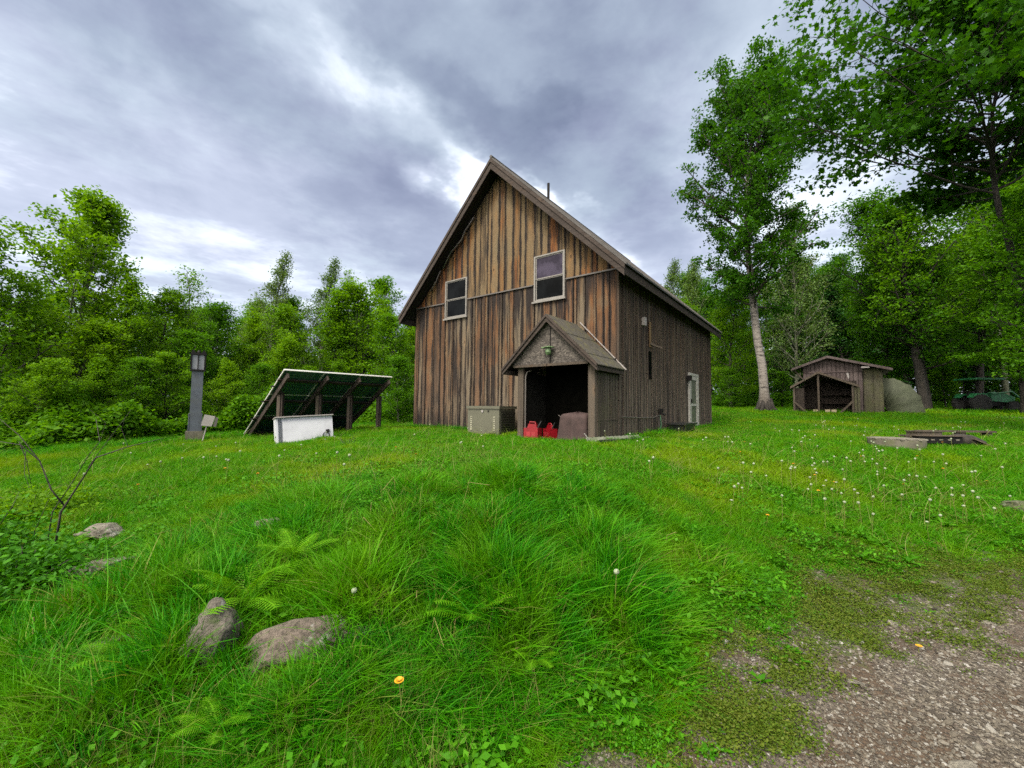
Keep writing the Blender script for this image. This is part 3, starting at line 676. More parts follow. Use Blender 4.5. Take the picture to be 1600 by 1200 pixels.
# ---- small engine tool behind the cans
p = bl(-1.1, -.55, 0); e = empty('garden_tool', p, -A, 'dark garden machine with pale fittings standing behind the fuel cans', 'garden tool')
mb = MB(); mb.box(-.14, .12, -.1, .1, .05, .22); mb.build('engine', MT['blackplastic'], e, bevel=.03)
mb = MB(); mb.tube([(0, 0, .2), (.1, .02, .35), (-.25, .1, .55)], .012, 6); mb.tube([(-.05, 0, .2), (-.15, -.03, .32)], .012, 6); mb.build('handle', MT['conduit'], e)
for xx in (-.13, .13):
    mb = MB(); mb.lathe([(.07, -.02), (.08, 0), (.07, .02)], 14, (xx, -.12, .08), 'Y'); mb.build('wheel', MT['blackiron'], e)
mb = MB(); mb.box(-.02, .05, -.115, -.103, .10, .18); mb.build('fitting', MT['signwhite'], e)
# ---- cloth-covered machine
p = bl(-.52, -1.0, 0); e = empty('covered_machine', p, -A, 'boxy machine under a draped brown canvas cover in the porch', 'covered machine')
def drape(w, dp, h, seed):
    r_ = np.random.RandomState(seed); n = 72; rings = []
    prof = [(.02, h+.03), (.55, h+.012), (.9, h-.01), (1.0, h-.035), (1.04, h-.10), (1.05, h*.7), (1.08, h*.4), (1.12, h*.15), (1.16, .03)]
    V = []
    ph = r_.rand(6)*6
    for j, (q, zz) in enumerate(prof):
        for k in range(n):
            a = 2*math.pi*k/n; ca, sa = math.cos(a), math.sin(a); m_ = (abs(ca)**7+abs(sa)**7)**(-1/7)
            fold = (math.sin(a*9+ph[0])*.5+math.sin(a*14+ph[1])*.35+math.sin(a*5+ph[2])*.4)*max(0, (h-zz)/h)**.7*.15
            V.append((ca*m_*w*(q+fold), sa*m_*dp*(q+fold), zz+(.012*math.sin(a*4+ph[3]) if j < 4 else 0)+(math.sin(a*3+ph[4])*.03 if j == len(prof)-1 else 0)))
    Fs = [(j*n+k, j*n+(k+1) % n, (j+1)*n+(k+1) % n, (j+1)*n+k) for j in range(len(prof)-1) for k in range(n)]
    mb = MB(); mb.V = V; mb.F = Fs+[tuple(range(n))]; mb.r = [.5]*len(mb.F); mb.uv = [[(.5, .5)]*len(f) for f in mb.F]; return mb
mb = drape(.32, .26, .60, 3); mb.build('canvas_cover', MT['tarp'], e, smooth=True)
mb = MB(); mb.box(-.25, .31, -.2, .2, .05, .55); mb.build('machine_body', MT['blackplastic'], e)
for xx in (-.2, .26):
    mb = MB(); mb.lathe([(.05, -.02), (.055, .02)], 12, (xx, -.18, .055), 'Y'); mb.build('wheel', MT['blackiron'], e)
# ---- fallen corrugated pipe / gutter lying along the side wall
p0, p1 = Vector(bl(.10, -1.62, .02)), Vector(bl(.42, .45, -.0))
e = empty('gutter_length', p0, 0, 'pale old gutter length lying in the grass at the porch corner', 'gutter')
mb = MB(); dd = (p1-p0); L = dd.length; dn = dd.normalized(); sd_ = dn.cross(Vector((0, 0, 1))).normalized()
n = 26; prof = [(-.13, .10), (-.05, -.02), (.05, -.02), (.14, .07)]
for k in range(n):
    a = dn*(L*k/n); b = dn*(L*(k+1)/n); rr_ = .006*(k % 2)
    for (u0, w0), (u1, w1) in zip(prof, prof[1:]):
        q0 = sd_*u0+Vector((0, 0, w0+rr_)); q1 = sd_*u1+Vector((0, 0, w1+rr_))
        mb.prism([a+q0, a+q1, b+q1, b+q0], (0, 0, .008), .5)
mb.build('channel', MT['trough'], e)
mb = MB(); mb.tube([(0, 0, .02), tuple(-dn*.06+Vector((-.10, 0, .20)))], .012, 6); mb.build('bracket', MT['signwhite'], e)
# ---- black tub by the side wall
p = bl(.35, 3.95, -.02); e = empty('storage_tub', p, -A, 'low black storage tub standing against the barn side wall', 'tub')
mb = MB(); mb.prism([(-.20, -.55, .0), (.20, -.55, .0), (.24, -.6, .30), (-.24, -.6, .30)], (0, 1.15, 0)); mb.build('body', MT['blackplastic'], e, bevel=.02)
mb = MB(); mb.box(-.28, .28, -.66, .62, .302, .345); mb.build('lid', MT['blackplastic'], e, bevel=.015)
# ---- hose
mb = MB(); mb.tube([bl(.09, 2.70, .55), bl(.14, 2.62, .30), bl(.2, 2.3, .12), bl(.26, 2.5, .02), bl(.5, 3.0, -.02)], .014, 6)
tag(mb.build('garden_hose', MT['hose']), 'green garden hose hanging from the tap on the barn side wall', 'hose')

# ------------------------------------------------------------------ solar array
W2 = Vector((2.20, 2.30, 0)); w_ = W2.normalized(); aw = Vector((-w_.y, w_.x, 0))
TL = Vector((-6.02, 11.0, 2.60)); LEN, DROP = 3.5, 1.88; wid = W2.length
arr = empty('solar_array', (TL.x, TL.y, .72), 0, 'tilted ground-mounted solar panel array on timber posts, its underside towards the lawn', 'solar array')
def sa(u, v, dz=0, dn_=0):      # u along the top edge, v down the slope (0..1) -> local to the empty
    n_ = Vector((-aw.x*DROP, -aw.y*DROP, -LEN)).normalized()       # underside normal
    p = TL+w_*u+aw*(LEN*v)+Vector((0, 0, -DROP*v+dz))+n_*dn_
    return Vector((p.x-TL.x, p.y-TL.y, p.z-.72))
nrm_up = Vector((-aw.x*DROP, -aw.y*DROP, -LEN)).normalized()
SL = math.hypot(LEN, DROP)
for i in range(3):
    for j in range(3):
        u0, u1, v0, v1 = wid*i/3+.012, wid*(i+1)/3-.012, j/3+.004, (j+1)/3-.004
        mb = MB(); c4 = [sa(u0, v0), sa(u1, v0), sa(u1, v1), sa(u0, v1)]
        mb.prism(c4, nrm_up*.006, .5, [(0, 0), (u1-u0, 0), (u1-u0, (v1-v0)*SL), (0, (v1-v0)*SL)]); pn = mb.build('solar_panel', MT['solar'], arr)
        mb = MB(); up_ = -nrm_up
        for a, b in ((0, 1), (1, 2), (2, 3), (3, 0)): mb.bar(c4[a]-nrm_up*.012, c4[b]-nrm_up*.012, .028, .040, up=tuple(up_))
        mb.build('frame', MT['alu'], pn)
for k in range(4):
    u = [.10, wid*.36, wid*.66, wid-.10][k]
    mb = MB(); mb.bar(sa(u, .015, 0, .13), sa(u, 1.02, 0, .13), .05, .15, up=tuple(-nrm_up)); mb.build('rafter', MT['beam'], arr)
    for q in (.24,):
        b = sa(u+.06, q, 0, .1); g0 = H(b.x+TL.x, b.y+TL.y)-.72-.1
        mb = MB(); mb.box(b.x-.045, b.x+.045, b.y-.045, b.y+.045, g0, b.z-.0); mb.build('post', MT['beamz'], arr)
        mb = MB(); mb.box(b.x+.06, b.x+.10, b.y-.03, b.y+.07, g0, b.z-.05); mb.build('brace', MT['beam'], arr)
for q in (.12, .42, .70, .96):
    mb = MB(); mb.bar(sa(-.02, q, 0, .035), sa(wid+.02, q, 0, .035), .10, .035, up=tuple(-nrm_up)); mb.build('purlin', MT['beam'], arr)
for q in (.2, .42, .7):
    mb = MB(); p = sa(-.05, q, 0, .05); mb.box(p.x-.05, p.x+.02, p.y-.03, p.y+.03, p.z-.02, p.z+.02); mb.build('clamp', MT['blackiron'], arr)
# ---- white cabinet
c0, c1 = Vector(pt(433, 688, 10.0)), Vector(pt(522, 680, 10.75)); cw_ = (c1-c0); cw_.z = 0; L = cw_.length
ang = math.atan2(cw_.y, cw_.x); zb = H(c0.x, c0.y)-.04
cab = empty('steel_cabinet', (c0.x, c0.y, zb), ang, 'white steel equipment cabinet lying on its side in the grass below the solar panels', 'cabinet')
cab.rotation_euler = (R(-8), R(-3.2), ang)
mb = MB(); mb.box(0, L, .04, .42, 0, .72); mb.build('housing', MT['cabinet'], cab, bevel=.01)
mb = MB(); mb.box(.14, L-.0, 0, .034, .01, .64); d_ = mb.build('door', MT['cabinet'], cab, bevel=.012)
mb = MB(); mb.box(-.02, L+.02, -.05, .4, .725, .75); mb.build('rain_lip', MT['signwhite'], cab)
mb = MB(); mb.box(.05, .075, .005, .038, .01, .70); mb.box(.10, .115, .005, .038, .01, .70); mb.build('hinge', MT['bluegrey'], cab)
mb = MB(); mb.tube([(L-.17+.075*math.sin(a), -.02, .22+.085*math.cos(a)) for a in [k*math.pi/8 for k in range(17)]], .011, 6); mb.box(L-.17, L-.09, -.03, -.002, .30, .37)
mb.build('handle', MT['blackiron'], d_)
# ---- lamp pillar
lx, ly = -9.05*.985, 12*.985; lz = H(lx, ly)
lp = empty('lamp_pillar', (lx, ly, lz), R(35), 'tall blue-grey pillar lamp with a black lantern on a concrete block', 'lamp post')
mb = MB(); mb.box(-.20, .20, -.20, .20, -.3, .30); mb.build('footing', MT['concrete'], lp, bevel=.02)
mb = MB(); mb.box(-.13, .13, -.13, .13, .302, 1.98); mb.build('column', MT['bluegrey'], lp, bevel=.012)
mb = MB()
for sx_ in (-1, 1): mb.box(sx_*.145-.012, sx_*.145+.012, -.14, .14, .31, .80)
mb.build('side_plate', MT['bluegrey'], lp)
mb = MB(); mb.box(-.17, .17, -.17, .17, 1.982, 2.03); mb.box(-.18, .18, -.18, .18, 2.44, 2.49)
for a in (-1, 1):
    for b in (-1, 1): mb.box(a*.155-.016, a*.155+.016, b*.155-.016, b*.155+.016, 2.03, 2.44)
mb.box(-.012, .012, -.172, -.150, 2.03, 2.44); mb.box(-.012, .012, .150, .172, 2.03, 2.44); mb.box(-.172, -.150, -.012, .012, 2.03, 2.44); mb.box(.150, .172, -.012, .012, 2.03, 2.44)
for a in (-1, 1): mb.prism([(a*.06, -.15, 2.49), (a*.17, -.15, 2.49), (a*.13, -.15, 2.60)], (0, .3, 0))
lt = mb.build('lantern', MT['blackiron'], lp)
mb = MB(); mb.box(-.135, .135, -.135, .135, 2.032, 2.438); mb.build('lantern_glass', MT['lampglass'], lt)
mb = MB(); mb.lathe([(.05, 2.49), (.045, 2.54), (.02, 2.58)], 12); mb.build('finial', MT['blackiron'], lt)
# ---- small tilted box on a stake
sx_, sy_ = -8.36*.99, 11.5*.99; sz = H(sx_, sy_)
e = empty('staked_box', (sx_, sy_, sz), R(30), 'small pale metal box tilted on a thin stake beside the lamp pillar', 'control box')
mb = MB(); mb.tube([(-.10, 0, -.1), (.02, 0, .55)], .016, 6); mb.build('stake', MT['signwhite'], e)
mb = MB(); mb.prism([(-.12, -.05, .50), (.12, -.05, .47), (.19, -.05, .74), (-.05, -.05, .79)], (0, .10, 0)); mb.build('box', MT['signwhite'], e, bevel=.008)
mb = MB(); mb.prism([(.15, -.04, .47), (.22, -.04, .46), (.26, -.04, .70), (.20, -.04, .72)], (0, .07, 0)); mb.build('side_flap', MT['conduit'], e)

# ------------------------------------------------------------------ shed and tarp shelter
SH = Vector((18.15, 23.45, 1.50)); sang = -A
shed = empty('board_shed', SH, sang, 'low purple-grey board shed with an open gabled lean-to in front', 'shed'); shed.scale = (1, 1, 1.08)
# local x to the right, y away; the front plane at y=0.  sizes from x -1.55 .. 2.0
mb = MB()
SR = lambda x: 3.02-abs(x+.30)*(.36 if x < -.3 else .285)
boards(mb, -1.45, 1.22, -.2, lambda q: SR(q)-.04, .19, [], [], seed=31, gap=.008); mb.build('front_boards', MT['shed'], shed)
mb = MB(); boards(mb, 1.24, 2.06, -.2, lambda q: SR(q)-.04, .42, [], [], y=.14, seed=33, gap=.006); mb.build('plywood_bay', MT['plywood'], shed)
mb = MB(); mb.box(-1.45, 1.22, -.03, -.003, 2.20, 2.26); mb.build('band_trim', MT['shed'], shed)
mb = MB(); mb.prism([(-1.43, .03, -.2), (1.2, .03, -.2), (1.2, .03, SR(1.2)-.08), (-.3, .03, SR(-.3)-.1), (-1.43, .03, SR(-1.43)-.08)], (0, .04, 0)); mb.box(-1.45, -1.41, .08, 3.6, -.2, 2.5); mb.box(2.02, 2.06, .18, 3.6, -.2, 2.3); mb.box(-1.45, 2.06, 3.56, 3.6, -.2, 2.3); mb.build('sheathing', MT['shed'], shed)
for side, xo in ((-1, -2.0), (1, 2.42)):
    mb = MB(); xm = -.3; q0, q1 = SR(xm), SR(xo)
    mb.prism([(xm, -.32, q0+.06), (xo, -.32, q1+.06), (xo, -.32, q1), (xm, -.32, q0)], (0, 4.1, 0)); mb.build('roof', MT['metalroof'], shed)
    mb = MB(); mb.prism([(xm, -.35, q0+.05), (xo, -.35, q1+.05), (xo, -.35, q1-.06), (xm, -.35, q0-.07)], (0, .028, 0)); mb.build('rake_board', MT['shed'], shed)
mb = MB(); mb.bar((-1.47, -.05, 1.9), (-1.85, -.05, 2.38), .05, .06); mb.build('eave_brace', MT['beamz'], shed)
mb = MB(); mb.prism([(.52, -.012, 2.16), (.62, -.012, 2.16), (.65, -.012, 1.92), (.60, -.012, 1.84)], (0, .008, 0)); o = mb.build('paint_mark', MT['signwhite'], shed)
mb = MB(); mb.box(1.16, 1.5, -.3, .1, 2.36, 2.44); mb.build('eave_block', MT['signwhite'], shed)
# lean-to
LR = lambda x: 2.10-abs(x+.72)*(.58 if x < -.72 else .42)
for side, xo in ((-1, -1.98), (1, .98)):
    mb = MB(); xm = -.72
    mb.prism([(xm, -1.75, LR(xm)+.05), (xo, -1.75, LR(xo)+.05), (xo, -1.75, LR(xo)), (xm, -1.75, LR(xm))], (0, 1.72, 0)); mb.build('lean_to_roof', MT['shingle'], shed)
    mb = MB(); mb.prism([(xm, -1.79, LR(xm)+.06), (xo, -1.79, LR(xo)+.06), (xo, -1.79, LR(xo)-.05), (xm, -1.79, LR(xm)-.05)], (0, .035, 0)); mb.build('lean_to_rake', MT['beamz'], shed)
for xx in (-1.82, -.72, .72):
    mb = MB(); mb.box(xx-.045, xx+.045, -1.68, -1.58, -.2, LR(xx)-.02); mb.build('lean_to_post', MT['beamz'], shed)
mb = MB(); mb.box(-1.86, .78, -1.72, -.04, -.1, .06); mb.build('lean_to_floor', MT['beamz'], shed)
mb = MB(); boards(mb, .77, 1.02, -.15, lambda q: LR(.9)-.08, .13, [], [], y=-1.64, seed=35); mb.build('lean_to_cheek', MT['plywood'], shed)
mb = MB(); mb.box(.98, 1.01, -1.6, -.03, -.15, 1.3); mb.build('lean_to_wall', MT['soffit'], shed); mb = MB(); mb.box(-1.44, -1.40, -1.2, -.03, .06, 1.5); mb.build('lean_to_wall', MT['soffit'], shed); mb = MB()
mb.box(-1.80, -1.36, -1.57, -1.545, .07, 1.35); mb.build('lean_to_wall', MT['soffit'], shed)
for a, b in (((-1.78, -1.70, .62), (-1.25, -1.70, .08)), ((.70, -1.70, .66), (.16, -1.70, .08))):
    mb = MB(); mb.bar(a, b, .03, .09); mb.build('corner_brace', MT['beamz'], shed)
mb = MB(); mb.box(-.62, .68, -.40, -.03, 1.0, 1.03); mb.box(-.62, .68, -.40, -.03, .55, .58); mb.box(-.62, -.58, -.40, -.03, .06, 1.5); mb.box(-1.36, .95, -.028, -.006, .07, 1.75); mb.build('shelving', MT['soffit'], shed)
shc, shs = math.cos(sang), math.sin(sang)
def sl(x, y, z=0): return (SH.x+shc*x-shs*y, SH.y+shs*x+shc*y, SH.z+z)
lab = ['small pale box left of the centre post on the shed lean-to floor', 'pale box just right of the centre post on the shed lean-to floor', 'pale box nearest the right corner brace on the shed lean-to floor']
for k, xx in enumerate((-.86, -.35, -.08)):
    e = empty('wooden_box', sl(xx, -1.45, .062), sang, lab[k], 'box', 'pale boxes on the lean-to floor')
    mb = MB(); mb.box(-.11, .11, -.1, .1, 0, .21); mb.build('crate', MT['box'], e, bevel=.008)
    mb = MB(); mb.box(-.115, .115, -.105, .105, .212, .225); mb.build('lid', MT['box'], e)
# tarp hoop shelter behind the shed
e = empty('tarp_shelter', sl(2.0, 1.2, -.05), sang, 'grey-green tarpaulin hoop shelter bulging out behind the shed', 'tarp shelter')
nu, nv = 40, 14; r_ = np.random.RandomState(2); V = []
for j in range(nv+1):
    for i in range(nu+1):
        a = math.pi*i/nu; q = j/nv
        rad = 1.0+.012*math.sin(a*17+q*3)+.010*math.sin(a*31-q*9)
        ex = .8
        xx = 1.95*rad*math.copysign(abs(math.cos(a))**ex, math.cos(a)); zz = 2.15*rad*math.sin(a)**.9 if math.sin(a) > 0 else 0
        sag = .05*math.sin(q*math.pi*4)**2
        V.append((xx*(1+.02*math.sin(q*20))-.2, q*4.5, zz-sag*math.sin(a)))
Fs = np.array([(j*(nu+1)+i, j*(nu+1)+i+1, (j+1)*(nu+1)+i+1, (j+1)*(nu+1)+i) for j in range(nv) for i in range(nu)])
me = np_mesh('cover', np.array(V), Fs, MT['greentarp'], smooth=True); o = link('cover', me, e); md = o.modifiers.new('thick', 'SOLIDIFY'); md.thickness = .01
Vf = []; Ff = []      # pleated front sheet
mb = MB(); cx = -.2
prev = None
for i in range(nu+1):
    a = math.pi*i/nu; xx, zz = V[i][0], V[i][2]; Vf.append((xx, -.012*(i % 2), zz)); Vf.append((cx+(xx-cx)*.25, -.10-.02*math.sin(i*1.1), zz*.30-.0))
for i in range(nu): Ff.append((2*i, 2*i+1, 2*i+3, 2*i+2))
me = np_mesh('front_sheet', np.array(Vf), np.array(Ff), MT['greentarp']); o = link('front_sheet', me, e); md = o.modifiers.new('thick', 'SOLIDIFY'); md.thickness = .008
mb = MB(); mb.tube([(1.1, -.1, .06), (2.0, -.08, .05)], .05, 8); mb.build('hem_pole', MT['signwhite'], e)

# ------------------------------------------------------------------ timbers and stones right of the lawn
def gp(px_, depth): return at(px_, depth)
def thingat(name, px_, depth, rz, label, cat, dz=0, group=None):
    p = at(px_, depth); return empty(name, (p[0], p[1], p[2]+dz), R(rz), label, cat, group)
e = thingat('well_cover', 1398, 8.7, -12, 'round weathered plank well cover, leftmost of the low timbers in the grass', 'well cover')
mb = MB(); mb.lathe([(.44, -.15), (.46, .18), (.46, .215)], 28); mb.build('casing', MT['concrete'], e)
mb = MB()
for k in range(6):
    a, b = -.45+k*.15, -.45+(k+1)*.15-.008; ra = math.sqrt(max(.0, .225-min(a*a, b*b)*0-max(a*a, b*b)*.95))
    mb.box(-ra, ra, a, b, .218, .24)
mb.build('lid', MT['rockpale'], e, bevel=.004)
e = thingat('plank_bench', 1458, 9.6, -2, 'long grey plank resting low behind the well cover', 'plank'); 
mb = MB(); mb.box(-.72, .66, -.10, .10, .20, .24); mb.build('plank', MT['beamz'], e)
for xx in (-.5, .5):
    mb = MB(); mb.box(xx-.08, xx+.08, -.09, .09, -.1, .20); mb.build('support', MT['beamz'], e)
e = thingat('timber_block', 1442, 10.4, 3, 'squared grey timber block behind the long plank', 'timber block'); mb = MB(); mb.box(-.32, .32, -.14, .14, -.1, .24); mb.build('block', MT['beamz'], e, bevel=.012)
mb = MB(); mb.box(-.34, .34, -.16, .16, .243, .268); mb.build('top_board', MT['beamz'], e)
e = thingat('slotted_beam', 1462, 8.7, -4, 'dark slotted metal beam lying right of the well cover', 'metal beam')
mb = MB(); mb.box(-.43, .43, -.07, .07, .14, .28); mb.build('beam', MT['blackiron'], e, bevel=.008)
mb = MB()
for k in range(5): mb.box(-.34+k*.16, -.27+k*.16, -.075, -.071, .20, .225)
mb.build('slots', MT['rockpale'], e)
mb = MB(); mb.box(-.46, .46, -.1, .1, .283, .30); mb.build('top_plate', MT['beamz'], e)
e = thingat('old_log', 1504, 8.8, -14, 'short rotten dark log at the right end of the slotted beam', 'log')
mb = MB(); mb.tube([(-.30, 0, .16), (-.1, .01, .19), (.12, -.01, .17), (.32, 0, .10)], [.11, .13, .12, .08], 12); mb.build('stem', MT['darkbark'], e, smooth=True)
mb = MB(); mb.bar((.05, -.14, .22), (.42, -.12, .05), .12, .02); mb.build('loose_bark', MT['beamz'], e)
e = thingat('long_plank', 1492, 11.4, -1, 'longest plank, lying thin and level in the grass behind the other timbers', 'plank')
mb = MB(); mb.box(-1.0, .95, -.12, .12, .17, .215); mb.build('plank', MT['beamz'], e)
for xx in (-.8, .1, .8):
    mb = MB(); mb.box(xx-.06, xx+.06, -.1, .1, -.1, .168); mb.build('support', MT['beam'], e)
e = thingat('stone_slab', 1233, 19.5, 10, 'flat pale slab lying in the lawn between the birch and the shed', 'slab')
mb = MB(); mb.box(-.42, .42, -.3, .3, -.05, .10); mb.build('slab', MT['concrete'], e, bevel=.02)

# ------------------------------------------------------------------ tractor
p = at(1536, 27.5); tr = empty('garden_tractor', (p[0], p[1], p[2]+.02), R(-8), 'green compact tractor with a flat canopy parked at the edge of the wood', 'tractor')
mb = MB(); mb.prism([(.25, -.3, .75), (1.55, -.3, .62), (1.6, -.3, 1.0), (.9, -.3, 1.28), (.25, -.3, 1.30)], (0, .6, 0)); mb.build('hood', MT['tractorgreen'], tr, bevel=.04)
mb = MB(); mb.box(-.9, 1.5, -.22, .22, .42, .74); mb.build('chassis', MT['blackiron'], tr, bevel=.03)
mb = MB(); mb.prism([(-1.1, -.72, 2.12), (.75, -.72, 2.12), (.68, -.72, 2.22), (-1.0, -.72, 2.24)], (0, 1.44, 0)); mb.build('canopy', MT['tractorgreen'], tr, bevel=.03)
for yy in (-.5, .5):
    mb = MB(); mb.tube([(-.75, yy, .8), (-.62, yy, 2.12)], .035, 8); mb.build('canopy_post', MT['blackiron'], tr)
    mb = MB(); mb.prism([(-1.15, yy-.2, .95), (-.95, yy-.2, 1.22), (-.35, yy-.2, 1.22), (-.15, yy-.2, .95), (-.3, yy-.2, .95), (-.45, yy-.2, 1.12), (-.85, yy-.2, 1.12), (-1.0, yy-.2, .95)], (0, .4, 0)); mb.build('fender', MT['tractorgreen'], tr)
    mb = MB(); mb.tube([(.1, yy*1.1, 1.2), (1.2, yy*1.1, 1.35), (2.1, yy*1.1, .45)], .05, 6); mb.build('loader_arm', MT['tractorgreen'], tr)
for (xx, yy, rad) in ((-.65, -.62, .58), (-.65, .62, .58), (1.25, -.55, .36), (1.25, .55, .36)):
    mb = MB(); mb.lathe([(rad*.62, -.13), (rad, -.11), (rad, .11), (rad*.62, .13)], 24, (xx, yy, rad), 'Y')
    for k in range(16):
        a = k*math.pi/8; mb.bar((xx+rad*math.sin(a), yy-.13, rad+rad*math.cos(a)), (xx+rad*math.sin(a+.15), yy+.13, rad+rad*math.cos(a+.15)), .05, .05)
    wh = mb.build('wheel', MT['tyre'], tr)
    mb = MB(); mb.lathe([(rad*.6, -.12), (rad*.2, -.07), (rad*.2, .07), (rad*.6, .12)], 18, (xx, yy, rad), 'Y'); mb.build('rim', MT['signwhite'], wh)
mb = MB(); mb.box(-.65, -.25, -.24, .24, .85, .98); mb.box(-.72, -.62, -.24, .24, .98, 1.35); mb.build('seat', MT['blackplastic'], tr, bevel=.03)
mb = MB(); mb.tube([(.15+.02*math.cos(a), .18*math.sin(a), 1.42+.17*math.cos(a)) for a in [k*math.pi/8 for k in range(17)]], .015, 6); mb.tube([(.3, 0, 1.2), (.15, 0, 1.42)], .02, 6); mb.build('steering_wheel', MT['blackiron'], tr)
mb = MB(); mb.prism([(1.95, -.65, .1), (2.35, -.65, .1), (2.3, -.65, .55), (2.05, -.65, .5)], (0, 1.3, 0)); mb.build('bucket', MT['blackiron'], tr)

# ------------------------------------------------------------------ trees
def tube_np(paths, n):
    """paths: list of (pts (k,3), radii (k)); returns V, F quads"""
    Vs, Fs, b = [], [], 0
    an = np.arange(n)*2*math.pi/n
    for pts, rad in paths:
        k = len(pts); d = np.gradient(pts, axis=0); d /= np.linalg.norm(d, axis=1)[:, None]+1e-9
        ref = np.array([1., .1, 0]) if abs(d[0, 0]) < .8 else np.array([0, 1., .1])
        a = ref-d*(d@ref)[:, None]; a /= np.linalg.norm(a, axis=1)[:, None]; c = np.cross(d, a)
        v = pts[:, None, :]+(a[:, None, :]*np.cos(an)[None, :, None]+c[:, None, :]*np.sin(an)[None, :, None])*np.asarray(rad)[:, None, None]
        Vs.append(v.reshape(-1, 3))
        i = np.arange(k-1)[:, None]*n+np.arange(n)[None, :]; j = np.arange(k-1)[:, None]*n+(np.arange(n)[None, :]+1) % n
        Fs.append((np.stack([i, j, j+n, i+n], 2).reshape(-1, 4))+b); b += k*n
    return np.concatenate(Vs), np.concatenate(Fs)
QUAD = [(-.5, 0, 0), (-.05, -.30, .06), (.5, 0, 0), (-.05, .30, .06)]
STAR = [(-.35, 0, 0), (-.28, -.30, .04), (.02, -.22, .0), (.10, -.48, .05), (.24, -.16, 0), (.55, 0, -.04), (.24, .16, 0), (.10, .48, .05), (.02, .22, 0), (-.28, .30, .04)]
def leaves(P, size, r_, shape=QUAD, upb=.55, droop=0.0):
    N = len(P); n = r_.normal(size=(N, 3)); n[:, 2] = np.abs(n[:, 2])+upb; n /= np.linalg.norm(n, axis=1)[:, None]
    t_ = r_.normal(size=(N, 3)); t_[:, 2] -= droop; t_ -= n*(t_*n).sum(1)[:, None]; t_ /= np.linalg.norm(t_, axis=1)[:, None]; b = np.cross(n, t_)
    s = size*r_.uniform(.6, 1.35, N); q = np.array(shape)
    V = P[:, None, :]+s[:, None, None]*(q[None, :, 0, None]*t_[:, None, :]+q[None, :, 1, None]*b[:, None, :]+q[None, :, 2, None]*n[:, None, :])
    k = len(shape); return V.reshape(-1, 3), np.arange(N*k).reshape(N, k)
def limb(p0, d, L, k, r_, bend, wig):
    """a branch: starts at p0 along d, bends towards `bend` vector"""
    pts = [p0]; d = np.array(d, float)
    for i in range(k):
        d = d+np.array(bend)/k+r_.normal(size=3)*wig; d /= np.linalg.norm(d); pts.append(pts[-1]+d*L/k)
    return np.array(pts)
def interp(pts, t_):
    u = t_*(len(pts)-1); i = min(int(u), len(pts)-2); return pts[i]+(pts[i+1]-pts[i])*(u-i)
